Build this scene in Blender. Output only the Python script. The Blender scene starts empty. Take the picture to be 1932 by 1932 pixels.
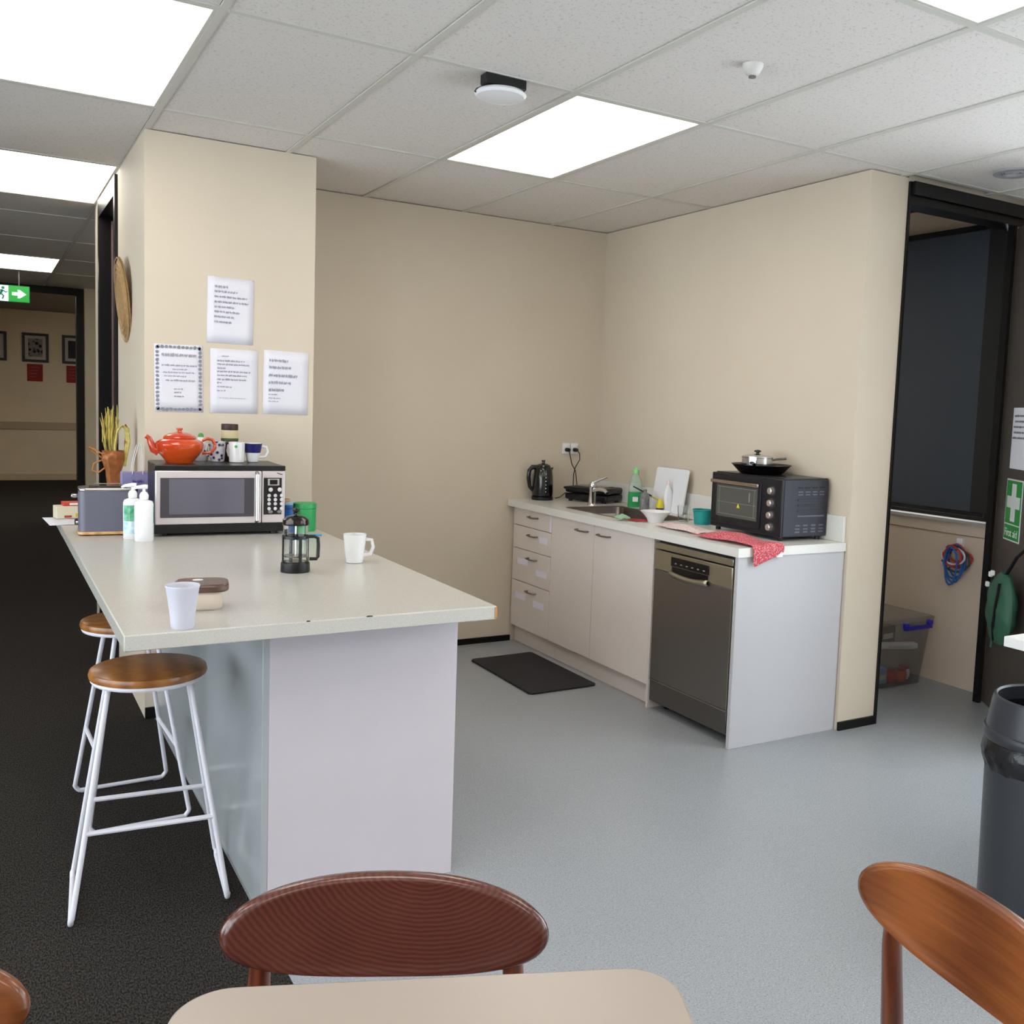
import bpy, bmesh, math, random
from mathutils import Matrix, Vector
random.seed(7)
SC = bpy.context.scene
COL = SC.collection
PI = math.pi

# ------------------------------------------------------------------ camera
CAM_H = 1.46                       # eye height above the floor
F_PX, CX, CY = 1832.75, 1090.0, 933.5
YAW, PITCH, ROLL = .5513, .0883, .0387
cam_d = bpy.data.cameras.new('camera')
cam = bpy.data.objects.new('camera', cam_d)
COL.objects.link(cam)
fw = Vector((math.sin(YAW)*math.cos(PITCH), math.cos(YAW)*math.cos(PITCH), -math.sin(PITCH)))
rt = Vector((math.cos(YAW), -math.sin(YAW), 0))
up = rt.cross(fw)
r2 = rt*math.cos(ROLL) + up*math.sin(ROLL)
u2 = -rt*math.sin(ROLL) + up*math.cos(ROLL)
cam.matrix_world = Matrix(((r2.x, u2.x, -fw.x, 0), (r2.y, u2.y, -fw.y, 0), (r2.z, u2.z, -fw.z, CAM_H), (0, 0, 0, 1)))
cam_d.sensor_fit = 'HORIZONTAL'
cam_d.sensor_width = 36.0
cam_d.lens = F_PX/1932*36
cam_d.shift_x = -(CX-966)/1932
cam_d.shift_y = (CY-966)/1932
cam_d.clip_start = .02
SC.camera = cam

# ------------------------------------------------------------------ world, exposure
SKY = 4.8                          # overcast daylight outside the windows
LAMP = 3.3                         # ceiling panels
wd = bpy.data.worlds.new('overcast_sky'); SC.world = wd
wd.use_nodes = True
bgn = wd.node_tree.nodes['Background']
bgn.inputs['Color'].default_value = (.90, .95, 1.0, 1)
bgn.inputs['Strength'].default_value = SKY
SC.view_settings.view_transform = 'Standard'
SC.view_settings.look = 'None'
SC.view_settings.gamma = 1.0
SC.view_settings.use_curve_mapping = False
SC.view_settings.exposure = 0.62

# ------------------------------------------------------------------ materials
def lin(h):
    h = h.lstrip('#')
    v = [int(h[i:i+2], 16)/255 for i in (0, 2, 4)]
    return tuple(c/12.92 if c <= .04045 else ((c+.055)/1.055)**2.4 for c in v) + (1,)

MATS = {}
def mat(name, col='#888888', rough=.5, metal=0., spec=.5, noise=None, bump=None, emit=None, trans=0., alpha=1., ior=1.45, coat=0., col2=None, sheen=0.):
    """noise=(scale, amount): subtle colour variation; bump=(scale, strength)"""
    if name in MATS: return MATS[name]
    m = bpy.data.materials.new(name); m.use_nodes = True
    nt = m.node_tree; b = nt.nodes['Principled BSDF']
    b.inputs['Base Color'].default_value = lin(col)
    b.inputs['Roughness'].default_value = rough
    b.inputs['Metallic'].default_value = metal
    b.inputs['Specular IOR Level'].default_value = spec
    b.inputs['Transmission Weight'].default_value = trans
    b.inputs['Alpha'].default_value = alpha
    b.inputs['IOR'].default_value = ior
    b.inputs['Coat Weight'].default_value = coat
    b.inputs['Coat Roughness'].default_value = .15
    if emit:
        b.inputs['Emission Color'].default_value = lin(emit[0]); b.inputs['Emission Strength'].default_value = emit[1]
    tc = nt.nodes.new('ShaderNodeTexCoord')
    if noise or col2:
        sc, am = noise or (8, .06)
        n = nt.nodes.new('ShaderNodeTexNoise'); n.inputs['Scale'].default_value = sc; n.inputs['Detail'].default_value = 4
        r = nt.nodes.new('ShaderNodeValToRGB')
        c = lin(col); d = lin(col2) if col2 else tuple(max(0, x*(1-am)) for x in c[:3])+(1,)
        r.color_ramp.elements[0].position = .35; r.color_ramp.elements[1].position = .65
        r.color_ramp.elements[0].color = d; r.color_ramp.elements[1].color = c
        nt.links.new(tc.outputs['Object'], n.inputs['Vector'])
        nt.links.new(n.outputs['Fac'], r.inputs['Fac']); nt.links.new(r.outputs['Color'], b.inputs['Base Color'])
    if bump:
        n = nt.nodes.new('ShaderNodeTexNoise'); n.inputs['Scale'].default_value = bump[0]; n.inputs['Detail'].default_value = 3
        bp = nt.nodes.new('ShaderNodeBump'); bp.inputs['Strength'].default_value = bump[1]; bp.inputs['Distance'].default_value = .004
        nt.links.new(tc.outputs['Object'], n.inputs['Vector'])
        nt.links.new(n.outputs['Fac'], bp.inputs['Height']); nt.links.new(bp.outputs['Normal'], b.inputs['Normal'])
    MATS[name] = m
    return m

def speckle(name, base, spots, scale, rough, spec=.5, light=None):
    """small dark (and light) flecks over a base colour"""
    m = mat(name, base, rough, spec=spec)
    nt = m.node_tree; b = nt.nodes['Principled BSDF']; tc = [n for n in nt.nodes if n.type == 'TEX_COORD'][0]
    prev = None
    for k, (c, lo, hi, s) in enumerate(spots):
        n = nt.nodes.new('ShaderNodeTexNoise'); n.inputs['Scale'].default_value = scale*s; n.inputs['Detail'].default_value = 2
        mp = nt.nodes.new('ShaderNodeMapping'); mp.inputs['Location'].default_value = (k*3.1, k*7.7, 0)
        nt.links.new(tc.outputs['Object'], mp.inputs['Vector']); nt.links.new(mp.outputs['Vector'], n.inputs['Vector'])
        mr = nt.nodes.new('ShaderNodeMapRange'); mr.inputs['From Min'].default_value = lo; mr.inputs['From Max'].default_value = hi
        nt.links.new(n.outputs['Fac'], mr.inputs['Value'])
        mx = nt.nodes.new('ShaderNodeMix'); mx.data_type = 'RGBA'
        mx.inputs['A'].default_value = lin(base); mx.inputs['B'].default_value = lin(c)
        if prev: nt.links.new(prev, mx.inputs['A'])
        nt.links.new(mr.outputs['Result'], mx.inputs['Factor'])
        prev = mx.outputs['Result']
    nt.links.new(prev, b.inputs['Base Color'])
    return m

def wood(name, dark, lightc, scale=6., rough=.35, rings=True, stretch=(1, 1, 1), dist=3., loc=(0, 0, 0), coat=.3):
    m = mat(name, dark, rough, coat=coat)
    nt = m.node_tree; b = nt.nodes['Principled BSDF']; tc = [n for n in nt.nodes if n.type == 'TEX_COORD'][0]
    mp = nt.nodes.new('ShaderNodeMapping'); mp.inputs['Scale'].default_value = stretch; mp.inputs['Location'].default_value = loc
    nt.links.new(tc.outputs['Object'], mp.inputs['Vector'])
    w = nt.nodes.new('ShaderNodeTexWave'); w.wave_type = 'RINGS' if rings else 'BANDS'; w.rings_direction = 'Y'
    w.inputs['Scale'].default_value = scale; w.inputs['Distortion'].default_value = dist; w.inputs['Detail'].default_value = 3
    w.inputs['Detail Scale'].default_value = 1.2
    nt.links.new(mp.outputs['Vector'], w.inputs['Vector'])
    n = nt.nodes.new('ShaderNodeTexNoise'); n.inputs['Scale'].default_value = 9; n.inputs['Detail'].default_value = 5
    nt.links.new(mp.outputs['Vector'], n.inputs['Vector'])
    ma = nt.nodes.new('ShaderNodeMath'); ma.operation = 'MULTIPLY_ADD'; ma.inputs[1].default_value = .5
    nt.links.new(w.outputs['Fac'], ma.inputs[0])
    m2 = nt.nodes.new('ShaderNodeMath'); m2.operation = 'MULTIPLY'; m2.inputs[1].default_value = .5
    nt.links.new(n.outputs['Fac'], m2.inputs[0]); nt.links.new(m2.outputs[0], ma.inputs[2])
    r = nt.nodes.new('ShaderNodeValToRGB')
    r.color_ramp.elements[0].color = lin(dark); r.color_ramp.elements[1].color = lin(lightc)
    r.color_ramp.elements[0].position = .15; r.color_ramp.elements[1].position = .85
    nt.links.new(ma.outputs[0], r.inputs['Fac']); nt.links.new(r.outputs['Color'], b.inputs['Base Color'])
    return m

# ------------------------------------------------------------------ mesh helpers
class MB:
    def __init__(s, M=None): s.v = []; s.f = []; s.M = M or Matrix()
    def add(s, vs, fs):
        o = len(s.v)
        s.v += [tuple(s.M @ Vector(p)) for p in vs]
        s.f += [tuple(o+i for i in f) for f in fs]
        return s
    def bx(s, x0, x1, y0, y1, z0, z1):
        return s.add([(x0, y0, z0), (x1, y0, z0), (x1, y1, z0), (x0, y1, z0), (x0, y0, z1), (x1, y0, z1), (x1, y1, z1), (x0, y1, z1)],
                     [(0, 3, 2, 1), (4, 5, 6, 7), (0, 1, 5, 4), (1, 2, 6, 5), (2, 3, 7, 6), (3, 0, 4, 7)])
    def lathe(s, prof, c=(0, 0, 0), n=28, sx=1., sy=1., close=True, axis='Z'):
        vs = []; fs = []
        for r, z in prof:
            for k in range(n):
                a = 2*PI*k/n
                p = (r*math.cos(a)*sx, r*math.sin(a)*sy, z)
                if axis == 'X': p = (p[2], p[0], p[1])
                if axis == 'Y': p = (p[1], p[2], p[0])
                vs.append((c[0]+p[0], c[1]+p[1], c[2]+p[2]))
        m = len(prof)
        for i in range(m-1):
            for k in range(n):
                fs.append((i*n+k, i*n+(k+1) % n, (i+1)*n+(k+1) % n, (i+1)*n+k))
        if close:
            if prof[0][0] > 1e-6: fs.append(tuple(range(n))[::-1])
            if prof[-1][0] > 1e-6: fs.append(tuple((m-1)*n+k for k in range(n)))
        return s.add(vs, fs)
    def cyl(s, c, r, h, n=20, axis='Z', r2=None): return s.lathe([(r, 0), (r if r2 is None else r2, h)], c, n, axis=axis)
    def tube(s, pts, r, n=8, closed=False, flat=1.):
        P = [Vector(p) for p in pts]; m = len(P)
        R = r if isinstance(r, (list, tuple)) else [r]*m
        T = []
        for i in range(m):
            if closed: d = P[(i+1) % m]-P[i-1]
            else: d = P[min(i+1, m-1)]-P[max(i-1, 0)]
            T.append(d.normalized())
        a = Vector((0, 0, 1)) if abs(T[0].z) < .9 else Vector((1, 0, 0))
        N = (a - T[0]*a.dot(T[0])).normalized()
        vs = []; fs = []
        for i in range(m):
            N = (N - T[i]*N.dot(T[i])).normalized(); B = T[i].cross(N)
            for k in range(n):
                t = 2*PI*k/n
                vs.append(P[i] + N*(math.cos(t)*R[i]*flat) + B*(math.sin(t)*R[i]))
        for i in range(m if closed else m-1):
            j = (i+1) % m
            for k in range(n):
                fs.append((i*n+k, i*n+(k+1) % n, j*n+(k+1) % n, j*n+k))
        if not closed:
            fs.append(tuple(range(n))[::-1]); fs.append(tuple((m-1)*n+k for k in range(n)))
        return s.add(vs, fs)
    def prism(s, poly, z0, z1, axis='Z'):
        n = len(poly)
        def q(p, z):
            return (p[0], p[1], z) if axis == 'Z' else ((p[0], z, p[1]) if axis == 'Y' else (z, p[0], p[1]))
        vs = [q(p, z0) for p in poly] + [q(p, z1) for p in poly]
        fs = [tuple(range(n))[::-1], tuple(range(n, 2*n))] + [(i, (i+1) % n, n+(i+1) % n, n+i) for i in range(n)]
        return s.add(vs, fs)
    def strip(s, rows):
        n = len(rows[0]); vs = [p for r in rows for p in r]
        return s.add(vs, [(i*n+k, i*n+k+1, (i+1)*n+k+1, (i+1)*n+k) for i in range(len(rows)-1) for k in range(n-1)])
    def build(s, name, m, parent=None, bevel=0., seg=2, ang=38, thick=0., sub=0, loc=None):
        me = bpy.data.meshes.new(name)
        me.from_pydata(s.v, [], s.f)
        b = bmesh.new(); b.from_mesh(me); bmesh.ops.recalc_face_normals(b, faces=b.faces); b.to_mesh(me); b.free()
        me.materials.append(m)
        me.shade_smooth(); me.set_sharp_from_angle(angle=math.radians(ang))
        o = bpy.data.objects.new(name, me); COL.objects.link(o)
        if loc: o.location = loc
        if parent: o.parent = parent
        if thick:
            k = o.modifiers.new('solid', 'SOLIDIFY'); k.thickness = thick; k.offset = 0
        if bevel:
            k = o.modifiers.new('bevel', 'BEVEL'); k.width = bevel; k.segments = seg; k.limit_method = 'ANGLE'; k.angle_limit = math.radians(40)
        if sub:
            k = o.modifiers.new('sub', 'SUBSURF'); k.levels = sub; k.render_levels = sub
        return o

def rrect(w, h, r, n=5, cx=0, cy=0):
    p = []
    for (sx, sy, a0) in ((1, 1, 0), (-1, 1, 90), (-1, -1, 180), (1, -1, 270)):
        for k in range(n+1):
            a = math.radians(a0+90*k/n)
            p.append((cx+sx*(w/2-r)+r*math.cos(a), cy+sy*(h/2-r)+r*math.sin(a)))
    return p

def tag(o, label=None, cat=None, group=None, kind=None):
    if label: o['label'] = label
    if cat: o['category'] = cat
    if group: o['group'] = group
    if kind: o['kind'] = kind
    return o
def thing(name, label, cat, loc=(0, 0, 0), rz=0., group=None, rot=None):
    o = bpy.data.objects.new(name, None); COL.objects.link(o)
    o.empty_display_size = .05
    o.location = loc; o.rotation_euler = rot or (0, 0, rz)
    return tag(o, label, cat, group)
def struct(name, mb, m, label, parent=None, bevel=0.):
    o = mb.build(name, m, parent, bevel)
    tag(o, label, None, None, 'structure')
    if not parent: o['category'] = name.split('_')[0]
    return o
def ink(mb, x0, z0, widths, lh, h, y=0., seed=1, word=(.006, .02), gap=.004):
    """unreadable rows of handwriting-like strokes in the XZ plane at y; x0,z0 = first line's left/top"""
    rn = random.Random(seed)
    for i, w in enumerate(widths):
        off = w[1] if isinstance(w, tuple) else 0
        w = w[0] if isinstance(w, tuple) else w
        x = x0+off; zc = z0-i*lh
        end = x0+off+w
        while x < end:
            ww = min(rn.uniform(*word), end-x)
            k = x
            while k < x+ww:
                sw = rn.uniform(.0012, .003)
                hh = h*rn.uniform(.5, 1.1)
                zz = zc - h*.5 + rn.uniform(-.15, .15)*h
                mb.bx(k, min(k+sw, x+ww+.001), y-.0004, y, zz-hh/2, zz+hh/2)
                k += sw + .0006
            x += ww+gap
    return mb
def copy_tree(o, parent=None):
    c = o.copy(); COL.objects.link(c); c.parent = parent
    for ch in list(o.children): copy_tree(ch, c)
    return c
def text_mesh(s, size, extrude=.0004):
    cu = bpy.data.curves.new('lettering', 'FONT'); cu.body = s; cu.size = size; cu.extrude = extrude
    ob = bpy.data.objects.new('lettering', cu); COL.objects.link(ob)
    dg = bpy.context.evaluated_depsgraph_get()
    me = bpy.data.meshes.new_from_object(ob.evaluated_get(dg))
    vs = [tuple(v.co) for v in me.vertices]; fs = [tuple(p.vertices) for p in me.polygons]
    bpy.data.objects.remove(ob); bpy.data.curves.remove(cu); bpy.data.meshes.remove(me)
    return vs, fs

# common materials
M_cream = mat('cream_wall_paint', '#d0c3b0', .62, spec=.3, noise=(2.5, .03), bump=(180, .06))
M_cream2 = mat('corridor_wall_paint', '#e6d5b8', .7, spec=.25, noise=(2, .05))
M_black = mat('black_aluminium', '#0b0a0c', .35, spec=.4)
M_skirt = mat('black_vinyl_skirting', '#0a090a', .5, spec=.3)
M_white_lam = mat('white_laminate', '#c4bcc2', .33, spec=.45, noise=(6, .02))
M_top = speckle('speckled_white_laminate_top', '#bfbcb5', [('#aaa7a0', .58, .66, 1), ('#ccc9c3', .6, .7, .7)], 420, .24)
M_bench_top = speckle('white_bench_laminate', '#dcdad4', [('#c6c4be', .6, .68, 1)], 420, .25)
M_cab = mat('pale_cabinet_laminate', '#ded4cd', .42, spec=.4, noise=(5, .02))
M_chrome = mat('chrome', '#d8d8da', .12, 1.)
M_steel = mat('brushed_steel', '#a8a49c', .3, 1., bump=(60, .03))
M_handle = mat('satin_nickel', '#8f8a84', .35, 1.)
M_whitepl = mat('white_plastic', '#e8e8ea', .35)
M_blackpl = mat('black_plastic', '#0e0e10', .35)
M_paper = mat('white_paper', '#dcdae2', .8, spec=.15, bump=(25, .1))
M_ink = mat('grey_ink', '#a5a3b0', .8, spec=.1)
M_inkd = mat('dark_ink', '#5c5e6c', .8, spec=.1)
M_ceramic = mat('white_ceramic', '#e4e2e2', .2, coat=.3)
M_glass = mat('clear_glass', '#f4f6f6', .03, trans=1., ior=1.3)
M_tile = speckle('mineral_fibre_tile', '#dfd9d4', [('#a8a4a1', .64, .70, 1), ('#c9c5c2', .6, .68, .45)], 150, .9, spec=.1)
M_bar = mat('ceiling_bar_paint', '#cbc8c0', .5, spec=.3)
M_vinyl = speckle('grey_speckled_vinyl', '#9a9ea2', [('#7a7f84', .55, .66, 1), ('#bcc0c3', .6, .7, 1.1)], 210, .33, spec=.4)
M_plenum = mat('dark_void', '#262523', .9)

def carpet_mat():
    m = mat('charcoal_carpet', '#2b2826', .95, spec=.1)
    nt = m.node_tree; b = nt.nodes['Principled BSDF']; tc = [n for n in nt.nodes if n.type == 'TEX_COORD'][0]
    mp = nt.nodes.new('ShaderNodeMapping'); mp.inputs['Scale'].default_value = (260, 110, 1)
    nt.links.new(tc.outputs['Object'], mp.inputs['Vector'])
    n = nt.nodes.new('ShaderNodeTexNoise'); n.inputs['Scale'].default_value = 1.; n.inputs['Detail'].default_value = 3
    nt.links.new(mp.outputs['Vector'], n.inputs['Vector'])
    r = nt.nodes.new('ShaderNodeValToRGB')
    r.color_ramp.elements[0].color = lin('#191716'); r.color_ramp.elements[0].position = .38
    r.color_ramp.elements[1].color = lin('#45403c'); r.color_ramp.elements[1].position = .68
    nt.links.new(n.outputs['Fac'], r.inputs['Fac']); nt.links.new(r.outputs['Color'], b.inputs['Base Color'])
    bp = nt.nodes.new('ShaderNodeBump'); bp.inputs['Strength'].default_value = .6; bp.inputs['Distance'].default_value = .004
    nt.links.new(n.outputs['Fac'], bp.inputs['Height']); nt.links.new(bp.outputs['Normal'], b.inputs['Normal'])
    return m
M_carpet = carpet_mat()

# ================================================================== STRUCTURE
CE = 2.577                         # ceiling height
YB = 5.31                          # alcove back wall
XR = 3.41                          # alcove right wall
YC = 3.14                          # face of the column / door wall
XE = 4.60                          # outside wall
YP = 4.62                          # pillar face
XP = .605                          # corridor side of the pillar
XCARP = .645
YEND = 17.6
YR = -4.0                          # rear wall
XL = -3.4

struct('floor_vinyl', MB().bx(XCARP, XE+.2, YR-.2, 5.6, -.1, 0), M_vinyl, 'grey speckled vinyl floor of the kitchen')
struct('floor_carpet', MB().bx(XL-.2, XCARP, YR-.2, YEND+.2, -.1, 0).bx(XCARP, 3.0, 5.6, YEND+.2, -.1, 0), M_carpet, 'dark charcoal carpet along the corridor')
struct('wall_pillar', MB().bx(XP, 1.343, YP, YB+.1, 0, CE), M_cream, 'cream pillar wall carrying four sheets of paper')
struct('wall_back', MB().bx(1.343, XR, YB, YB+.1, 0, CE), M_cream, 'cream back wall of the kitchen alcove')
struct('wall_right', MB().bx(XR, 3.655, YC, YB+.1, 0, CE), M_cream, 'cream wall behind the sink bench ending in a column face')
struct('wall_corridor', MB().bx(XP, .70, YB+.1, 5.60, 0, 2.66).bx(XP, .70, 6.42, 6.75, 0, 2.66).bx(XP, .70, 5.60, 6.42, 2.56, 2.66)
       .bx(.70, 2.2, 6.65, 6.75, 0, 2.66).bx(2.2, 2.3, YB+.1, 6.75, 0, 2.66), M_cream, 'cream corridor side wall with a dark doorway')
struct('wall_far', MB().bx(XL, 3.0, YEND, YEND+.1, 0, 2.72), M_cream2, 'beige wall at the end of the corridor hung with pictures')
struct('wall_partition', MB().bx(.98, 2.7, 12.25, 12.35, 0, 2.66).bx(XL, -.98, 12.25, 12.35, 0, 2.66).bx(2.7, 2.8, 6.75, YEND, 0, 2.72), M_cream2, 'beige cross wall beside the far black door frame')
struct('wall_left', MB().bx(XL-.1, XL, YR, -2.5, 0, 2.72).bx(XL-.1, XL, 4.7, YEND, 0, 2.72).bx(XL-.1, XL, -2.5, 4.7, 0, .12).bx(XL-.1, XL, -2.5, 4.7, 2.45, 2.72), M_cream, 'wall with windows out of view on the left')
# outside wall with window openings  (y0, y1, z0, z1)
WIN = [(-3.4, -.5, .12, 2.45), (.1, 2.35, .12, 2.45), (3.26, 4.95, .93, 2.50)]
w = MB()
ys = [YR] + [v for a in WIN for v in a[:2]] + [5.6]
for k in range(0, len(ys), 2): w.bx(XE, XE+.16, ys[k], ys[k+1], 0, 2.72)
for (y0, y1, z0, z1) in WIN: w.bx(XE, XE+.16, y0, y1, 0, z0); w.bx(XE, XE+.16, y0, y1, z1, 2.72)
struct('wall_outside', w, mat('beige_dado', '#c9b7a6', .6, spec=.3), 'beige outside wall with windows')
w = MB().bx(XL-.1, XE+.16, YR-.1, YR, 0, 2.72)
struct('wall_rear', w, M_cream, 'plain rear wall behind the viewer')
struct('wall_store', MB().bx(3.655, XE, 5.42, 5.52, 0, 2.72).bx(3.655, XE, YC, YC+.1, 2.56, 2.72).bx(4.472, XE, YC+.005, YC+.03, 0, 2.56), M_cream, 'end wall of the small side room')
struct('wall_alcove_back', MB().bx(.70, 2.2, YB+.1, YB+.16, 0, 2.66), M_cream, 'reverse of the alcove wall')
# window frames + glass (outside wall and rear wall)
def window(i, x, y, z0, z1, along, mull=2):
    f = MB(); g = MB()
    a0, a1 = (y if along == 'Y' else x); t = .05
    def b(mb, p0, p1, q0, q1, d0, d1):
        if along == 'Y': mb.bx(x+d0, x+d1, p0, p1, q0, q1)
        else: mb.bx(p0, p1, y+d0, y+d1, q0, q1)
    b(f, a0, a1, z0, z0+t, -.03, .03); b(f, a0, a1, z1-t, z1, -.03, .03)
    for k in range(mull+1):
        c = a0+t/2+(a1-a0-t)*k/mull
        b(f, c-t/2, c+t/2, z0+t, z1-t, -.03, .03)
    o = struct('window_%d' % i, f, M_black, 'black framed window')
    for k in range(mull):
        g = MB(); c0 = a0+t+(a1-a0-t)*k/mull; c1 = a0+(a1-a0-t)*(k+1)/mull
        b(g, c0, c1, z0+t, z1-t, -.003, .003)
        g.build('pane', M_wglass, o)
    return o
M_wglass = bpy.data.materials.new('window_glass'); M_wglass.use_nodes = True
nt = M_wglass.node_tree; nt.nodes.clear()
_o = nt.nodes.new('ShaderNodeOutputMaterial'); _t = nt.nodes.new('ShaderNodeBsdfTransparent'); _g = nt.nodes.new('ShaderNodeBsdfGlossy'); _m = nt.nodes.new('ShaderNodeMixShader')
_g.inputs['Roughness'].default_value = .02; _m.inputs['Fac'].default_value = .06; _t.inputs['Color'].default_value = (.93, .96, .97, 1)
nt.links.new(_t.outputs[0], _m.inputs[1]); nt.links.new(_g.outputs[0], _m.inputs[2]); nt.links.new(_m.outputs[0], _o.inputs[0])
window(1, XE+.1, WIN[0][:2], WIN[0][2], WIN[0][3], 'Y', 3)
window(2, XE+.1, WIN[1][:2], WIN[1][2], WIN[1][3], 'Y', 2)
window(3, XE+.1, WIN[2][:2], WIN[2][2], WIN[2][3], 'Y', 2)
window(4, XL-.05, (-2.5, 4.7), .12, 2.45, 'Y', 5)

# skirtings
struct('baseboard_back', MB().bx(1.343, 2.80, YB-.012, YB, 0, .035), M_skirt, 'thin black skirting under the alcove wall')
struct('baseboard_column', MB().bx(XR+.0, 3.655, YC-.012, YC, 0, .04), M_skirt, 'black skirting at the foot of the column')
struct('baseboard_pillar', MB().bx(XP-.0, .65, YP-.012, YP, 0, .05), M_skirt, 'black skirting at the foot of the pillar')
struct('baseboard_far', MB().bx(XL, 3.0, YEND-.012, YEND, 0, .10), mat('cream_skirting', '#cbb894', .6), 'cream skirting of the far corridor wall')
struct('trim_1', MB().bx(XL, 3.0, YEND-.02, YEND, .80, .92), mat('dado_rail', '#b9a68c', .6), 'flat dado rail on the far corridor wall', bevel=.006)

# far black door frame in the corridor
df = struct('door_1', MB().bx(-.98, .98, 12.23, 12.37, 2.49, 2.57).bx(.905, .98, 12.23, 12.37, 0, 2.49).bx(-.98, -.905, 12.23, 12.37, 0, 2.49), M_black, 'black door frame across the far corridor')
# corridor doorway behind the pillar
d2 = struct('door_2', MB().bx(XP-.015, .71, 5.58, 5.64, 0, 2.56).bx(XP-.015, .71, 6.38, 6.44, 0, 2.56).bx(XP-.015, .71, 5.64, 6.38, 2.46, 2.56), M_black, 'black door frame in the corridor beside the pillar')
MB().bx(.655, 1.40, 6.33, 6.37, .01, 2.44).build('door_leaf', mat('mauve_brown_door', '#6b5450', .45), d2, bevel=.002)
# side-room door: frame, leaf
d3 = struct('door_3', MB().bx(3.655, 3.666, YC-.012, YC+.1, 0, 2.56).bx(4.447, 4.472, YC-.005, YC+.03, 0, 2.56)
            .bx(3.666, 4.60, YC-.03, YC+.06, 2.50, 2.56).bx(3.666, 4.60, YC-.01, YC+.1, 2.462, 2.505), M_black, 'tall black door frame of the side room')
leaf_dir = Vector((-.6, -.8, 0))
LM = Matrix.Translation((4.478, 3.118, 0)) @ Matrix.Rotation(math.atan2(leaf_dir.y, leaf_dir.x), 4, 'Z')
lf = MB(LM).bx(0, .86, -.018, .018, .012, 2.45).build('door_leaf', mat('dark_brown_door', '#4a4340', .3, spec=.5, noise=(3, .1)), d3, bevel=.002)
lh = MB(LM)
lh.cyl((.80, -.018, 1.02), .024, -.012, 16, 'Y'); lh.tube([(.80, -.03, 1.02), (.80, -.06, 1.02), (.70, -.06, 1.02)], .008)
lh.build('door_handle', M_handle, lf)

# ------------------------------------------------------------------ ceiling: real tiles in a T-bar grid
GX0, GY0 = .6144, 3.0731
ceil = struct('ceiling', MB().bx(XL-.1, XE+.2, YR-.1, 12.3, 2.66, 2.70), M_plenum, 'suspended ceiling of speckled mineral tiles')
xs = [GX0+.6*k for k in range(-7, 8)]
ysr = [GY0+1.2*k for k in range(-6, 4)] + [7.3, 8.5, 9.7, 10.9, 12.3]
LIGHTS = [(-1, 0), (-1, 2), (2, 0), (2, -2), (-1, -2), (2, -4), (-1, -4), (5, -2), (5, -4), (-4, 0), (-4, -2), (-4, 2), (-4, -4)]
lightcells = set()
for (i, j) in LIGHTS: lightcells.add((round(GX0+.6*i, 3), round(GY0+1.2*j, 3)))
lightcells.add((round(GX0-.6, 3), 9.7))
bars = MB()
for x in xs: bars.bx(x-.012, x+.012, YR, 12.3, CE, CE+.006)
bars.build('grid_bar', M_bar, ceil)
bars = MB()
for y in ysr:
    for x in xs[:-1]: bars.bx(x+.012, x+.588, y-.012, y+.012, CE, CE+.006)
bars.build('grid_bar', M_bar, ceil)
MB().bx(XL, XL+.03, YR, 12.2, CE, CE+.006).build('edge_bar', M_bar, ceil)
tile_me = {}
for a in range(len(xs)-1):
    for b in range(len(ysr)-1):
        x0, x1, y0, y1 = xs[a], xs[a+1], ysr[b], ysr[b+1]
        if (round(x0, 3), round(y0, 3)) in lightcells: continue
        if x0 > 3.6 and y0 > 3.0: continue
        key = round(y1-y0, 3)
        g = .014
        if key not in tile_me:
            h = (y1-y0)/2
            o = MB().bx(-.3+g, .3-g, -h+g, h-g, 0, .018).build('ceiling_tile', M_tile, ceil)
            tile_me[key] = o.data
        else:
            o = bpy.data.objects.new('ceiling_tile', tile_me[key]); COL.objects.link(o); o.parent = ceil
        o.location = ((x0+x1)/2, (y0+y1)/2, CE+.0045)
# ceiling pieces of the side room and the far room
struct('ceiling_store', MB().bx(3.655, XE+.1, YC+.1, 5.5, 2.66, 2.70), mat('plain_ceiling', '#efeeeb', .8), 'plain ceiling of the side room')
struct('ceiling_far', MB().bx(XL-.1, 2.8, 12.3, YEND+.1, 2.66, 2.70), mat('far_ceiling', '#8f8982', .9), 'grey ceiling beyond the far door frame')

M_diff = mat('lit_diffuser', '#ffffff', .5, emit=('#fff8ee', LAMP))
M_lframe = mat('light_frame', '#c9c6be', .4)
def light(x0, y0, label, l=1.2):
    t = thing('ceiling_light', label, 'ceiling light', (x0+.3, y0+l/2, CE), 0, 'ceiling light panels')
    f = MB(); a, b = .288, l/2-.012
    for (p, q, r, s) in ((-a, a, -b, -b+.012), (-a, a, b-.012, b), (-a, -a+.012, -b+.012, b-.012), (a-.012, a, -b+.012, b-.012)):
        f.bx(p, q, r, s, .001, .02)
    f.build('frame', M_lframe, t)
    MB().bx(-a+.012, a-.012, -b+.012, b-.012, .004, .012).build('diffuser', M_diff, t)
    MB().bx(-a, a, -b, b, .02, .05).build('housing', M_lframe, t)
    return t
light(GX0-.6, GY0, 'large lit ceiling panel at the upper left corner, nearest the camera')
light(GX0-.6, GY0+2.4, 'lit ceiling panel in the corridor left of the pillar top')
light(GX0-.6, 9.7, 'small far lit ceiling panel above the exit sign')
light(GX0+1.2, GY0, 'lit ceiling panel in the kitchen alcove near the smoke alarm')
light(GX0+1.2, GY0-2.4, 'lit ceiling panel cut off at the upper right corner')
for (i, j) in LIGHTS[4:]: light(GX0+.6*i, GY0+1.2*j, 'lit ceiling panel out of view')
tl = light(.0, 12.40, 'added unseen ceiling panel beyond the far door frame, lighting the far wall'); tl.location.z = 2.60  # panel added out of sight above the header to brighten the far wall
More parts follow.
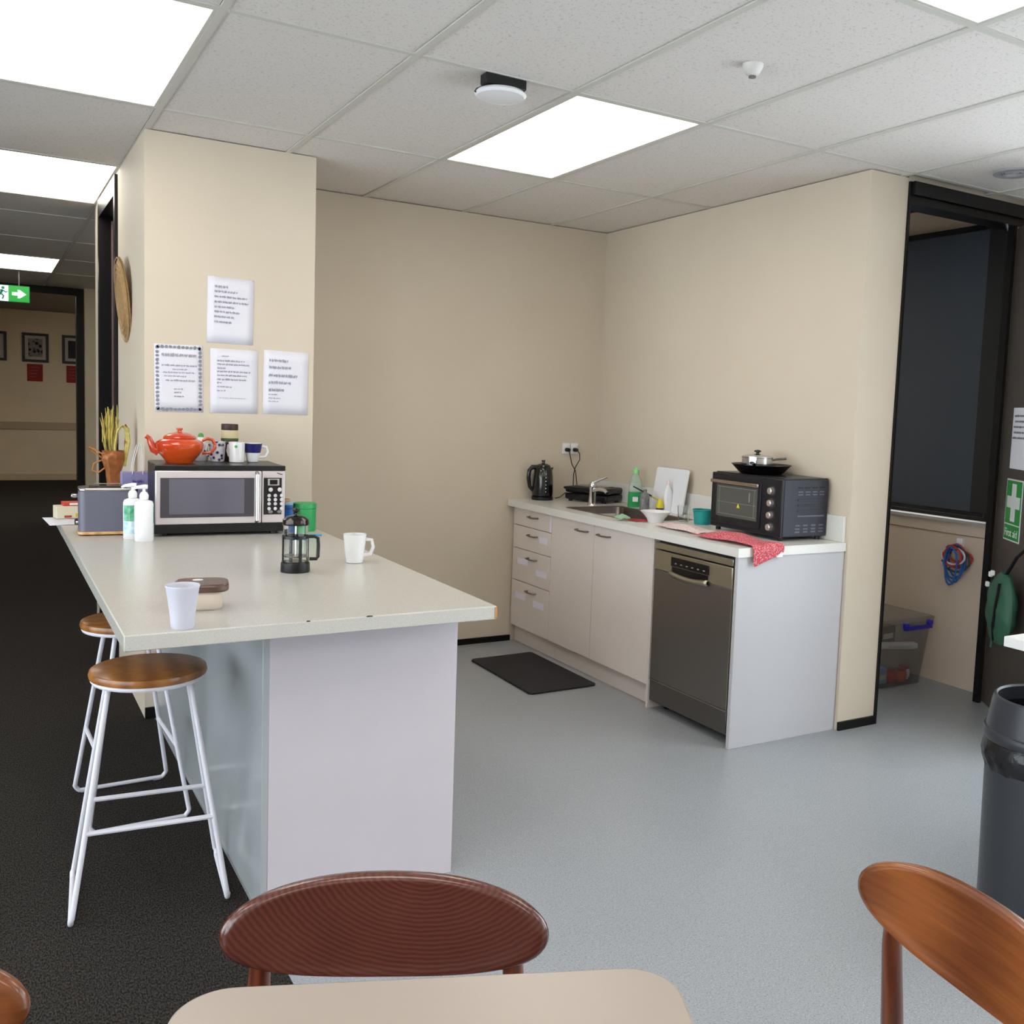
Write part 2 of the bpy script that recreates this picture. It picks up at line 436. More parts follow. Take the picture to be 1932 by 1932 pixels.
for x, y, lb in ((-2.4, 14.2, 'far left'), (1.9, 14.2, 'far right'), (-1.2, 12.4, 'near left'), (1.2, 12.4, 'near right')):  # further unseen panels, added to lift the light on the far wall
    tl = light(x, y, 'added unseen ceiling panel lighting the far wall, %s' % lb); tl.location.z = 2.60

# ------------------------------------------------------------------ small ceiling fixtures
t = thing('wireless_access_point', 'white round disc hanging from black bracket on ceiling bar', 'access point', (1.545, 3.09, CE))
MB().bx(-.085, .07, -.025, .022, -.034, 0).build('bracket', M_blackpl, t, bevel=.003)
MB().tube([(-.065, .02, -.03), (-.085, .045, -.04), (-.09, .05, -.05)], .004).build('cable', M_blackpl, t)
MB().lathe([(.0, -.062), (.05, -.062), (.083, -.055), (.09, -.046), (.083, -.038), (0, -.034)], (0, .035, 0), 36).build('disc', M_whitepl, t)
t = thing('smoke_alarm', 'small white dome sensor on ceiling tile', 'smoke alarm', (2.125, 2.485, CE+.0045))
MB().lathe([(.034, 0), (.034, -.006), (.03, -.016), (.022, -.03), (.012, -.036), (0, -.036)], n=24).build('dome', mat('sensor_white', '#d3cfca', .4), t)
MB().lathe([(.012, -.034), (.012, -.041), (0, -.041)], n=16).build('lens', mat('sensor_grey', '#6d6a68', .3), t)
t = thing('ceiling_speaker', 'round grey ceiling vent by the black door header', 'ceiling vent', (3.93, 2.79, CE+.0045))
MB().lathe([(.055, -.006), (.075, -.012), (.09, -.008), (.09, 0)], n=32, close=False).build('ring', mat('vent_grey', '#9a9a9e', .5), t)
for k, r in enumerate((.018, .034, .05)): MB().lathe([(r-.005, -.001), (r, -.008), (r+.004, -.004), (r+.004, 0)], n=28, close=False).build('louvre', MATS['vent_grey'], t)

# ================================================================== ISLAND
TZ = .88
wt = thing('island_worktop', 'speckled white worktop slab of the island with chipped front edge', 'worktop', (.28, 2.49, TZ-.04))
MB().bx(0, .99, 0, YP-2.49-.002, 0, .04).build('slab', M_top, wt, bevel=.003)
M_core = mat('exposed_chipboard', '#b98558', .8)
MB().bx(.983, .9915, -.0012, .09, .003, .037).build('exposed_core', M_core, wt, bevel=.001)
M_chip = mat('dark_chip', '#3a2a20', .9)
for x, w_ in ((.44, .010), (.606, .018)):
    MB().prism([(x-w_/2, -.0008), (x-w_*.2, .006), (x+w_*.3, .005), (x+w_/2, -.0008)], .0385, .0406).build('edge_chip', M_chip, wt)
tag(MB().bx(.28, XP-.003, YP-.002, 5.12, TZ-.04, TZ).build('worktop_extension', M_top, None, bevel=.001), 'narrow white worktop end running past the pillar into the corridor', 'worktop')
ib = thing('kitchen_island', 'white laminate kitchen island body under the worktop', 'kitchen island', (.65, 2.677, 0))
MB().bx(.018, .584, 0, .018, 0, .84).build('front_panel', M_white_lam, ib, bevel=.0015)
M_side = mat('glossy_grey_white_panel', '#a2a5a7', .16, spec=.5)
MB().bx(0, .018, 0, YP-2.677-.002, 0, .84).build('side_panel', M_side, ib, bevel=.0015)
MB().bx(.566, .584, .018, YP-2.677-.002, .1, .84).build('side_panel', M_white_lam, ib, bevel=.0015)
MB().bx(.53, .545, .018, YP-2.677-.002, 0, .1).build('kick_board', M_cab, ib)

# ================================================================== BENCH
BZ = .89
XF = 2.785                         # door fronts
def drawer_unit():
    t = thing('drawer_cabinet', 'pale cabinet of four drawers beside the alcove wall', 'cabinet', (XF, 4.80, 0))
    W = YB-4.80-.004
    MB().bx(.02, XR-XF-.002, 0, W, .11, BZ-.042).build('carcass', M_cab, t)
    MB().bx(.05, .066, 0, W, 0, .11).build('kick_board', M_cab, t)
    zs = [(.742, .846), (.602, .738), (.402, .598), (.115, .398)]
    M_lab = mat('white_label', '#e8e4f2', .7); M_labi = mat('violet_ink', '#8a80b8', .8)
    for k, (z0, z1) in enumerate(zs):
        d = MB().bx(0, .018, .002, W-.04, z0, z1).build('drawer', M_cab, t, bevel=.001)
        yc = W*.42; zh = z1-.042 if k else z1-.04
        h = MB(); h.tube([(.002, yc-.05, zh), (-.022, yc-.045, zh), (-.024, yc, zh-.002), (-.022, yc+.045, zh), (.002, yc+.05, zh)], .005)
        h.build('handle', M_handle, d)
        labs = {0: [], 1: [(.04, z1-.055)], 2: [(.04, z1-.115), (.27, z1-.075)], 3: [(.06, z1-.105), (.29, z1-.09)]}[k]
        for (yl, zl) in labs:
            lw = .13 if k != 1 else .10
            l = MB().bx(-.001, 0, yl, yl+lw, zl-.018, zl+.02).build('label_strip', M_lab, d)
        if k == 0: MB().bx(-.0012, 0, .003, .022, z0, z1).build('edge_strip', M_lab, d)
    return t
drawer_unit()
t = thing('sink_cabinet', 'pale two-door cabinet under the sink', 'cabinet', (XF, 3.80, 0))
MB().bx(.02, XR-XF-.002, .012, .998, .11, .66).bx(.02, XR-XF-.002, .012, .03, .66, BZ-.042).bx(.02, XR-XF-.002, .98, .998, .66, BZ-.042).bx(.02, .04, .03, .98, .66, BZ-.042).build('carcass', M_cab, t)
MB().bx(.05, .066, .012, .998, 0, .11).build('kick_board', M_cab, t)
MB().bx(0, XR-XF-.01, 0, .012, 0, BZ-.042).build('end_panel', M_cab, t)
for y0, y1, yh in ((.014, .545, .44), (.549, .998, .66)):
    d = MB().bx(0, .018, y0, y1, .115, .846).build('door', M_cab, t, bevel=.001)
    h = MB(); h.tube([(.002, yh-.055, .80), (-.022, yh-.05, .80), (-.024, yh, .798), (-.022, yh+.05, .80), (.002, yh+.055, .80)], .005); h.build('handle', M_handle, d)

# dishwasher
t = thing('dishwasher', 'stainless steel dishwasher with black control strip', 'dishwasher', (XF-.005, 3.205, 0))
M_dw = mat('dishwasher_steel', '#8f8a88', .34, 1., bump=(40, .015)); M_dw2 = mat('dishwasher_light_steel', '#b9b3a2', .34, 1.)
MB().bx(.03, .58, .004, .586, .05, .835).build('body', mat('dark_grey_metal', '#2e2d2e', .5), t)
MB().bx(.005, .03, .006, .584, .155, .70).build('door', M_dw, t, bevel=.003)
pn = MB().bx(.002, .03, .006, .584, .70, .795).build('control_panel', M_dw2, t, bevel=.003)
MB().bx(.004, .03, .006, .584, .801, .832).build('top_strip', M_dw2, t, bevel=.002)
ds = MB().bx(-.002, .003, .165, .445, .735, .778).build('display', mat('black_gloss', '#08080a', .15), pn, bevel=.001)
for k in range(6): MB().bx(-.003, -.002, .19+.042*k, .205+.042*k, .748, .753).build('button_mark', mat('display_grey', '#7d848c', .5), pn)
hd = MB()
hd.strip([[(-.003 - .010*math.sin(PI*v/8), .165+.28*u/10, .712-.026*v/8 - .012*math.sin(PI*u/10)) for v in range(9)] for u in range(11)])
hd.build('handle', M_dw2, t, thick=.004)
MB().bx(.0005, .03, .17, .44, .70, .733).build('handle_recess', MATS['black_gloss'], t)
MB().bx(.003, .03, .001, .006, .155, .795).build('edge_strip', M_dw2, t)
MB().bx(.004, .03, .006, .584, .15, .154).build('kick_highlight', M_dw2, t)  # paler strip put in as the highlight along the kick plate's top
MB().bx(.008, .03, .006, .584, .045, .149).build('kick_plate', mat('kick_steel', '#7a7673', .35, 1.), t, bevel=.002)
for y in (.04, .55):
    MB().cyl((.10, y, 0), .02, .05, 12).build('foot', M_blackpl, t)
tag(MB().bx(2.765, XR-.003, 3.158, 3.178, 0, BZ-.04).build('bench_end_panel', mat('end_panel_white', '#b9b7ba', .35), None, bevel=.001), 'white end panel of the sink bench beside the dishwasher', 'end panel')
# worktop with sink cut-out
SX0, SX1, SY0, SY1 = 2.87, 3.25, 4.08, 4.80
wt2 = thing('bench_worktop', 'white worktop of the sink bench along the right wall', 'worktop', (0, 0, BZ-.04))
w = MB()
w.bx(2.757, SX0, 3.15, YB-.002, 0, .04).bx(SX1, XR-.002, 3.15, YB-.002, 0, .04).bx(SX0, SX1, 3.15, SY0, 0, .04).bx(SX0, SX1, SY1, YB-.002, 0, .04)
w.build('slab', M_bench_top, wt2)
tag(MB().bx(XR-.018, XR-.001, 3.16, YB-.002, BZ+.0005, BZ+.12).build('splashback', M_bench_top, None, bevel=.001), 'low white splashback strip along the wall behind the sink', 'splashback')
# sink
t = thing('sink', 'dark stainless steel sink basin set in bench', 'sink', ((SX0+SX1)/2, (SY0+SY1)/2, BZ))
a, b = (SX1-SX0)/2-.006, (SY1-SY0)/2-.006
M_sink = mat('sink_steel', '#6e6864', .32, 1.)
s_ = MB()
rows = []
for (ins, z) in ((-.016, .0008), (0, .0008), (.006, -.004), (.012, -.14), (.03, -.165), (.10, -.17)):
    rows.append([(p[0], p[1], z) for p in rrect(2*(a-ins), 2*(b-ins), max(.02, .05-ins*.2), 5)])
rows = [r+[r[0]] for r in rows]
s_.strip(rows); s_.add(rows[-1][:-1], [tuple(range(len(rows[-1])-1))])
s_.build('basin', M_sink, t, ang=60)
MB().lathe([(.04, -.1685), (.035, -.1665), (0, -.1675)], (0, 0, 0), 20).build('drain', M_chrome, t)
t = thing('red_dish', 'red dish lying in the sink', 'dish', (2.99, 4.25, BZ-.166))
MB().lathe([(0, 0), (.05, 0), (.085, .12), (.09, .15), (.085, .15), (.047, .006), (0, .006)], n=24).build('dish', mat('red_plastic', '#b8262a', .4), t)
t = thing('green_scourer', 'pale green cloth lump on sink edge', 'cloth', (2.828, 4.15, BZ))
g = MB(); rn = random.Random(3)
rows = []
for i in range(7):
    rows.append([(-.03+.01*i+rn.uniform(-.004, .004), -.035+.01*j, .012+.018*math.sin(PI*i/6)*math.sin(PI*j/7)+rn.uniform(-.004, .006)) for j in range(8)])
g.strip(rows); g.build('cloth', mat('pale_green_cloth', '#8fb69c', .9), t, thick=.012, sub=1)
# tap
t = thing('mixer_tap', 'chrome single lever mixer tap behind sink', 'tap', (3.10, 4.875, BZ))
MB().lathe([(.028, 0), (.026, .008), (.022, .012), (.02, .10), (.022, .105), (.022, .125), (.015, .14), (0, .142)], n=24).build('body', M_chrome, t)
MB().tube([(0, 0, .085), (.0, -.06, .10), (.0, -.13, .10), (0, -.16, .085)], [.013, .012, .011, .011], 12).build('spout', M_chrome, t)
MB().tube([(0, 0, .135), (.03, -.02, .15), (.07, -.05, .172)], [.009, .008, .006], 10).build('lever', M_chrome, t)

# kettle
t = thing('kettle', 'black electric kettle standing by the alcove wall', 'kettle', (2.955, 5.225, BZ), math.radians(-12)); t.scale = (.84, .84, .98)
M_ket = mat('glossy_black', '#09090b', .14, coat=.5)
MB().lathe([(.078, 0), (.08, .006), (.08, .02), (.07, .026)], n=36).build('power_base', M_blackpl, t)
MB().lathe([(.074, .026), (.078, .03), (.079, .06), (.076, .14), (.068, .19), (.06, .205), (.055, .21)], n=36).build('body', M_ket, t)
MB().lathe([(.056, .206), (.05, .22), (.03, .228), (.012, .23), (.011, .24), (.015, .246), (.012, .252), (0, .253)], n=28).build('lid', M_ket, t)
MB().add([(.05, -.02, .20), (.05, .02, .20), (.078, 0, .207), (.05, -.014, .17), (.05, .014, .17), (.068, 0, .17)], [(0, 1, 2), (0, 2, 5, 3), (1, 4, 5, 2)]).build('spout', M_ket, t, thick=.003)
MB().tube([(-.05, 0, .205), (-.085, 0, .205), (-.105, 0, .185), (-.11, 0, .14), (-.10, 0, .085), (-.075, 0, .06)], [.011, .012, .012, .012, .011, .009], 10, flat=1.3).build('handle', M_ket, t)
for k in range(6): MB().lathe([(0, -.001), (.004, 0), (0, .003)], (-.0, -.0775-.002+.0012*max(0, k-3), .055+.022*k), 10, axis='Y').build('gauge_mark', M_chrome, t)
# sandwich press
t = thing('sandwich_press', 'black sandwich press with silver lid behind the tap', 'sandwich press', (3.235, 5.07, BZ), math.radians(-62))
MB().bx(-.15, .15, -.105, .105, .012, .05).build('base', M_blackpl, t, bevel=.012)
for x, y in ((-.12, -.08), (.12, -.08), (-.12, .08), (.12, .08)): MB().cyl((x, y, 0), .012, .014, 10).build('foot', M_blackpl, t)
ld = MB().bx(-.15, .15, -.105, .105, .054, .092).build('lid', M_blackpl, t, bevel=.014)
MB().bx(-.10, .10, -.06, .07, .092, .096).build('lid_plate', mat('satin_silver', '#9a9892', .3, 1.), ld, bevel=.002)
MB().tube([(-.13, -.10, .08), (-.13, -.135, .085), (-.11, -.145, .086), (.11, -.145, .086), (.13, -.135, .085), (.13, -.10, .08)], .009, 8).build('handle', M_blackpl, t)
# sockets, plugs, cords
M_sock = mat('socket_white', '#eceaea', .4)
for k, x in enumerate((3.163, 3.222)):
    t = thing('power_socket', ['white wall socket with black plug, nearer the kettle', 'white wall socket with black plug, nearer the corner'][k], 'power socket', (x, YB, 1.205), 0, 'wall sockets above the bench')
    MB().bx(-.027, .027, -.009, 0, -.034, .034).build('plate', M_sock, t, bevel=.003)
    MB().bx(.012, .022, -.012, -.009, .012, .026).build('switch', M_sock, t, bevel=.001)
for k, x in enumerate((3.163, 3.222)):
    t = thing('power_plug', ['black plug in the socket nearer the kettle', 'black plug in the socket nearer the corner'][k], 'plug', (x, YB-.009, 1.198), 0, 'black plugs')
    MB().lathe([(.013, 0), (.013, -.025), (.010, -.035), (.006, -.038)], n=14, axis='Y').build('plug_body', M_blackpl, t)
    tail = [[(0, -.034, -.004), (.0, -.045, -.03), (.02, -.04, -.09), (.05, -.035, -.13), (.06, -.035, -.18), (.058, -.06, -.26), (.05, -.10, -.295)],
            [(0, -.034, -.004), (.012, -.045, -.02), (.018, -.04, -.06), (-.01, -.035, -.11), (-.02, -.035, -.15), (-.03, -.05, -.22), (-.045, -.06, -.275)]][k]
    MB().tube(tail, .0032, 6).build('cord', M_blackpl, t)
tag(MB().tube([(3.02, 5.18, BZ+.012), (3.05, 5.17, BZ+.02), (3.09, 5.17, BZ+.048), (3.12, 5.16, BZ+.02), (3.16, 5.15, BZ+.006), (3.19, 5.16, BZ+.006)], .0032, 6).build('kettle_lead', M_blackpl), 'short black kettle lead lying on bench beside the kettle', 'cable')

# washing-up things
t = thing('dish_soap_bottle', 'clear dish soap bottle with green liquid and green cap', 'bottle', (3.32, 4.745, BZ)); t.scale = (1.35, 1.35, 1.12)
M_clear = mat('clear_plastic', '#dff0e6', .12, trans=.75, ior=1.15)
MB().lathe([(0, .078), (.033, .078), (.033, .11), (.026, .145), (.014, .175), (.012, .18)], n=24, sy=.7).build('bottle', M_clear, t)
MB().lathe([(0, 0), (.034, 0), (.036, .006), (.034, .08), (0, .08)], n=24, sy=.7).build('liquid', mat('green_soap', '#2f9a58', .25), t)
MB().lathe([(.014, .178), (.014, .196), (.008, .2), (.006, .21), (0, .21)], n=16).build('cap', mat('lime_cap', '#8fdc84', .4), t)
MB(Matrix.Rotation(math.radians(-32), 4, 'Z')).bx(-.012, .012, -.028, -.0265, .03, .055).build('label', M_whitepl, t)
t = thing('dish_brush', 'dish brush with black and yellow handle leaning by the bottles', 'brush', (3.24, 4.52, BZ))
MB().tube([(.085, -.06, .05), (.04, 0, .085)], [.006, .005], 8).build('grip', mat('dull_yellow', '#b8b04c', .5), t)
MB().tube([(.04, 0, .085), (-.03, .09, .135)], [.0055, .004], 8).build('shaft', M_blackpl, t)
MB().lathe([(.016, 0), (.018, .02), (.012, .03)], (.095, -.07, .0), 14).build('bristles', M_whitepl, t)
t = thing('grey_spray_bottle', 'grey patterned bottle in front of the chopping board', 'bottle', (3.232, 4.522, BZ))
MB().lathe([(0, 0), (.027, 0), (.028, .01), (.028, .085), (.02, .1), (.011, .105), (.011, .125), (0, .125)], n=20).build('bottle', mat('mottled_grey', '#8d8b8c', .4, noise=(60, .5)), t)
t = thing('yellow_bottle', 'small yellow bottle with dark label in front of the chopping board', 'bottle', (3.262, 4.415, BZ))
MB().lathe([(0, 0), (.02, 0), (.021, .02), (.02, .05), (.012, .07), (.01, .08), (0, .08)], n=18).build('bottle', mat('bright_yellow', '#e4cf1e', .4), t)
MB().lathe([(.0212, .006), (.0216, .012), (.0212, .03)], n=18, close=False).build('label', mat('dark_violet', '#39304e', .5), t)
t = thing('white_squeeze_bottle', 'tall white squeeze bottle in front of the chopping board', 'bottle', (3.315, 4.415, BZ))
MB().lathe([(0, 0), (.028, 0), (.03, .01), (.03, .09), (.024, .125), (.012, .15), (.01, .16)], n=22, sy=.75).build('bottle', M_whitepl, t)
MB().lathe([(.011, .158), (.009, .18), (.004, .19), (0, .19)], n=14).build('nozzle', mat('pale_pink_cap', '#e6d2d0', .4), t)
t = thing('chopping_board', 'white chopping board leaning against the wall behind the bottles', 'chopping board', (3.325, 4.445, BZ), 0)
MB(Matrix.Rotation(math.radians(9), 4, 'Y')).prism(rrect(.30, .255, .012, 4, 0, .1275), 0, .010, 'X').build('board', mat('white_polythene', '#e6e6ea', .5), t, bevel=.002)
t = thing('white_bowl', 'white bowl on front of bench by the sink', 'bowl', (2.955, 4.03, BZ)); t.scale = (1.05, 1.05, 1.15)
MB().lathe([(0, .004), (.032, .004), (.032, 0), (.036, 0), (.045, .02), (.075, .052), (.078, .052), (.048, .026), (.036, .012), (0, .01)], n=32).build('bowl', M_ceramic, t)
t = thing('drinking_glass', 'clear drinking glass beside the teal tub', 'glass', (3.135, 4.03, BZ))
MB().lathe([(0, 0), (.028, 0), (.034, .085), (.032, .085), (.026, .006), (0, .006)], n=24).build('tumbler', M_glass, t)
t = thing('teal_tub', 'teal plastic tub beside the bench oven', 'tub', (3.175, 3.92, BZ)); t.scale = (1.2, 1.2, 1.05)
MB().lathe([(0, 0), (.036, 0), (.042, .066), (.046, .068), (.046, .073), (.042, .073), (.034, .006), (0, .006)], n=28).build('tub', mat('teal_plastic', '#1f8f8c', .4), t)

# bench-top oven (front faces the aisle, -X)
t = thing('bench_oven', 'black bench-top oven with glass door and four dials', 'oven', (3.095, 3.262, BZ))
M_ov = mat('oven_black', '#1c1b20', .35, spec=.4); M_ovs = mat('oven_side', '#262733', .45)
W, D, HH = .50, .295, .285
MB().bx(.012, D, 0, W, .018, HH).build('body', M_ovs, t, bevel=.006)
MB().bx(.02, D, .01, W-.01, HH-.002, HH+.004).build('top_sheet', M_ov, t)
MB().bx(0, .014, 0, W, .018, HH).build('front_frame', M_ov, t, bevel=.004)
for x, y in ((.03, .03), (D-.03, .03), (.03, W-.03), (D-.03, W-.03)): MB().cyl((x, y, 0), .013, .02, 10).build('foot', M_blackpl, t)
dr = MB().bx(-.006, 0, .135, W-.008, .04, HH-.03).build('oven_door', M_ov, t, bevel=.003)
MB().bx(-.0075, -.006, .155, W-.05, .075, HH-.055).build('door_glass', mat('oven_glass', '#50524d', .12, spec=.6), dr)
for (a0, a1, b0, b1) in ((.165, W-.06, .218, .221), (.165, W-.06, .145, .147), (.165, W-.06, .088, .090), (.175, .178, .088, .22), (W-.075, W-.072, .088, .22), (.205, .215, .16, .205)): MB().bx(-.0082, -.0075, a0, a1, b0, b1).build('rack_line', mat('rack_grey', '#7d807a', .4), dr)
MB().bx(-.022, -.006, .14, W-.012, HH-.05, HH-.033).build('door_handle', mat('warm_steel', '#b9aca0', .25, 1.), dr, bevel=.004)
MB().add([(-.0082, .275, .125), (-.0082, .30, .125), (-.0082, .2875, .147)], [(0, 1, 2)]).build('warning_sticker', mat('sticker_yellow', '#d8d432', .5), dr, thick=.0006)
for k in range(4):
    z = .06+.056*k
    MB().lathe([(.0, -.001), (.024, -.001), (.024, 0)], (0, .066, z), 24, axis='X').build('dial_mark', mat('dial_grey', '#34333a', .4), t)
    MB().lathe([(.017, 0), (.015, -.018), (.012, -.02), (0, -.02)], (0, .066, z), 20, axis='X').build('dial', mat('dial_silver', '#c9c2bc', .3, .8), t)
M_slot = mat('slot_black', '#07070a', .6); M_ridge = mat('ridge_grey', '#5a5b68', .4)
for z in (.245, .225, .212): 
    for k in range(4): MB().bx(.10+.045*k, .13+.045*k, -.0015, .0005, z, z+.005).build('vent_slot', M_ridge if z < .23 else M_slot, t)
for z in (.19, .165, .14, .115): MB().bx(.10, .27, -.003, .0005, z-.004, z+.004).build('side_rib', M_ovs if z > .12 else M_ridge, t, bevel=.001)
for z in (.068, .052, .038):
    for k in range(4): MB().bx(.09+.05*k, .12+.05*k, -.0015, .0005, z, z+.007).build('vent_slot', M_ridge, t)
# pans on the oven
OT = BZ+.285+.004
t = thing('frying_pan', 'black frying pan on top of the bench oven', 'frying pan', (3.235, 3.565, OT), math.radians(35))
MB().lathe([(0, 0), (.095, 0), (.11, .01), (.142, .043), (.145, .044), (.145, .047), (.139, .045), (.108, .014), (.093, .006), (0, .006)], n=40).build('pan', mat('nonstick_black', '#0d0d0f', .3), t)
MB().tube([(-.139, 0, .04), (-.16, 0, .055), (-.20, .0, .06)], [.007, .01, .012], 10, flat=.6).build('pan_handle', M_blackpl, t)
t = thing('saucepan', 'small stainless saucepan with lid stacked in the frying pan', 'saucepan', (3.225, 3.585, OT+.006), math.radians(-35))
MB().lathe([(0, 0), (.07, 0), (.075, .006), (.075, .07), (.078, .072), (.078, .075), (.073, .075), (.073, .008), (0, .005)], n=36).build('pot', mat('polished_steel', '#cfcfd2', .18, 1.), t)
ld = MB().lathe([(.0765, .075), (.075, .078), (.05, .086), (.02, .09), (0, .09)], n=36).build('pot_lid', MATS['polished_steel'], t)
MB().lathe([(.008, .088), (.008, .096), (.017, .10), (.017, .106), (0, .11)], n=16).build('lid_knob', M_blackpl, ld)
MB().tube([(.07, 0, .06), (.09, 0, .066), (.14, 0, .072)], [.006, .008, .008], 10, flat=.7).build('pot_handle', mat('grey_handle', '#7f8488', .3, .8), t)

# tea towels
def cloth_sheet(name, label, pts, m, nu=26, nv=12, loc=(0, 0, 0), amp=.006, seed=1, tagpart=None, height=None):
    """bilinear patch through the four corners with small folds; height(x,y) gives the support"""
    rn = random.Random(seed); ph = [rn.uniform(0, 6.28) for _ in range(6)]
    t = thing(name, label, 'tea towel', loc)
    rows = []
    for i in range(nu+1):
        u = i/nu; row = []
        for j in range(nv+1):
            v = j/nv
            p = [(pts[0][k]*(1-u)+pts[1][k]*u)*(1-v)+(pts[3][k]*(1-u)+pts[2][k]*u)*v for k in range(2)]
            wob = amp*(1.1+math.sin(u*9+ph[0]+v*3)*.6+math.sin(v*11+ph[1]+u*5)*.5)
            row.append(height(p[0], p[1], wob, u, v))
        rows.append(row)
    MB().strip(rows).build('cloth', m, t, thick=.003, sub=1)
    return t
def check(name, a, b, scale):
    m = mat(name, a, .9, spec=.1); nt = m.node_tree; bb = nt.nodes['Principled BSDF']; tc = [n for n in nt.nodes if n.type == 'TEX_COORD'][0]
    ck = nt.nodes.new('ShaderNodeTexVoronoi'); ck.inputs['Scale'].default_value = scale
    r = nt.nodes.new('ShaderNodeValToRGB'); r.color_ramp.elements[0].color = lin(b); r.color_ramp.elements[1].color = lin(a)
    r.color_ramp.elements[0].position = .25; r.color_ramp.elements[1].position = .5
    nt.links.new(tc.outputs['Object'], ck.inputs['Vector']); nt.links.new(ck.outputs['Distance'], r.inputs['Fac']); nt.links.new(r.outputs['Color'], bb.inputs['Base Color'])
    return m
M_red = check('red_patterned_cotton', '#c4525c', '#dfa3a6', 150)
M_pink = check('pale_pink_cotton', '#e3d2cf', '#cfa8ac', 120)
def flat_h(x, y, wob, u, v): return (x, y, BZ+.004+wob+.012*math.sin(PI*v)*(.4+.6*math.sin(PI*u)))
cloth_sheet('tea_towel', 'pale pink tea towel folded on bench in front of the teal tub', [(2.845, 3.90), (2.86, 3.56), (2.99, 3.56), (3.02, 3.92)], M_pink, height=flat_h, amp=.005, seed=4)
def hang(x, y, wob, u, v):
    ze = BZ+.005+wob+.02*math.exp(-((u-.25)/.18)**2)*math.sin(PI*v)
    edge = 3.150-.006
    if y < edge:                      # drapes over the end of the bench
        d = edge-y
        return (x, edge-.004-.25*wob, BZ+.004-d)
    return (x, y, ze)
tw = cloth_sheet('tea_towel', 'red patterned tea towel hanging over the bench end in front of oven', [(2.80, 3.54), (2.835, 3.055), (3.01, 3.115), (3.0, 3.50)], M_red, nu=40, height=hang, amp=.008, seed=9)
MB().bx(2.965, 3.0, 3.136, 3.1385, BZ-.045, BZ-.025).build('care_tag', M_whitepl, tw)

# ================================================================== THINGS ON THE ISLAND
# microwave
t = thing('microwave', 'silver and black microwave oven against the pillar', 'microwave', (.582, 4.185, TZ+.0005), math.radians(-3))
M_mws = mat('microwave_silver', '#d2c9ca', .25, .3); M_mwb = mat('microwave_black', '#121214', .3)
W, D, H1 = .515, .335, .29
MB().bx(.004, W-.004, .02, D, .012, H1).build('body', M_mwb, t, bevel=.006)
for x, y in ((.04, .05), (W-.04, .05), (.04, D-.04), (W-.04, D-.04)): MB().cyl((x, y, 0), .015, .014, 10).build('foot', M_blackpl, t)
MB().bx(0, W, .0, .022, .012, .05).build('lower_trim', M_mwb, t, bevel=.003)
MB().bx(0, W, .0, .022, .268, H1).build('upper_trim', M_mwb, t, bevel=.003)
dr = MB().bx(.004, .415, -.012, .02, .05, .268).build('microwave_door', M_mws, t, bevel=.004)
MB().bx(.022, .385, -.0145, -.012, .078, .24).build('door_window', mat('smoked_glass', '#3c3a42', .06, spec=.9), dr, bevel=.001)
MB().bx(.055, .345, -.0152, -.0145, .092, .235).build('mesh_screen', mat('smoked_mesh', '#5f5c68', .12, spec=.8), dr)
hb = MB(); hb.tube([(.395, -.012, .058), (.395, -.035, .064), (.395, -.038, .16), (.395, -.035, .254), (.395, -.012, .26)], .0085, 10); hb.build('door_handle', mat('bright_silver', '#dcdada', .22, .9), dr)
cp = MB().bx(.418, W-.004, -.010, .02, .05, .268).build('control_panel', M_mws, t, bevel=.003)
MB().bx(.424, W-.018, -.012, -.010, .085, .24).build('keypad', M_mwb, cp)
fr = MB().bx(.440, W-.028, -.0135, -.012, .208, .236).build('clock_frame', mat('grey_trim', '#b9b6ba', .3, .5), cp)
MB().bx(.448, W-.036, -.0145, -.0135, .212, .232).build('clock_display', mat('black_gloss', '#08080a', .15), fr)
M_key = mat('key_white', '#d4ced2', .4)
for r_ in range(4):
    for c_ in range(3): MB().lathe([(.0075, 0), (.006, -.002), (0, -.0025)], (.446+.0255*c_, -.012, .165-.0175*r_-(.003 if r_ == 3 else 0)), 10, axis='Y').build('key', M_key, cp)
for c_ in range(2): MB().lathe([(.009, 0), (.007, -.002), (0, -.0025)], (.452+.037*c_, -.012, .19), 12, axis='Y').build('key', M_key, cp)
for c_ in range(2): MB().lathe([(.010, 0), (.008, -.0015), (0, -.002)], (.452+.037*c_, -.012, .096), 12, axis='Y', sx=.7).build('key', mat('key_grey', '#7c7a80', .4), cp)
MB().tube([(.478, -.0103, .261), (.49, -.0108, .256), (.50, -.0103, .254)], .0016, 6).build('badge', M_mwb, cp)

MT = TZ+.29+.001
# teapot
t = thing('teapot', 'glossy orange-red teapot on top of the microwave', 'teapot', (.705, 4.35, MT), math.radians(-6))
M_tp = mat('orange_glaze', '#d2521c', .1, coat=.8, col2='#b5300f', noise=(7, .2))
MB().lathe([(0, 0), (.052, 0), (.054, .004), (.06, .012), (.085, .042), (.095, .065), (.096, .078), (.088, .09), (.066, .10), (.058, .1015)], n=48).build('body', M_tp, t)
ld = MB().lathe([(.064, .1), (.066, .104), (.06, .112), (.04, .122), (.018, .127), (.009, .129), (.008, .134), (.013, .138), (.012, .144), (0, .146)], n=40).build('lid', M_tp, t)
MB().tube([(-.08, 0, .045), (-.10, 0, .055), (-.11, 0, .08), (-.118, 0, .10), (-.13, 0, .108)], [.02, .017, .013, .010, .009], 14).build('spout', M_tp, t)
MB().tube([(.088, 0, .092), (.108, 0, .102), (.128, 0, .098), (.14, 0, .08), (.137, 0, .058), (.12, 0, .042), (.088, 0, .04)], [.006, .0065, .0065, .0065, .0065, .006, .006], 10).build('handle', M_tp, t)
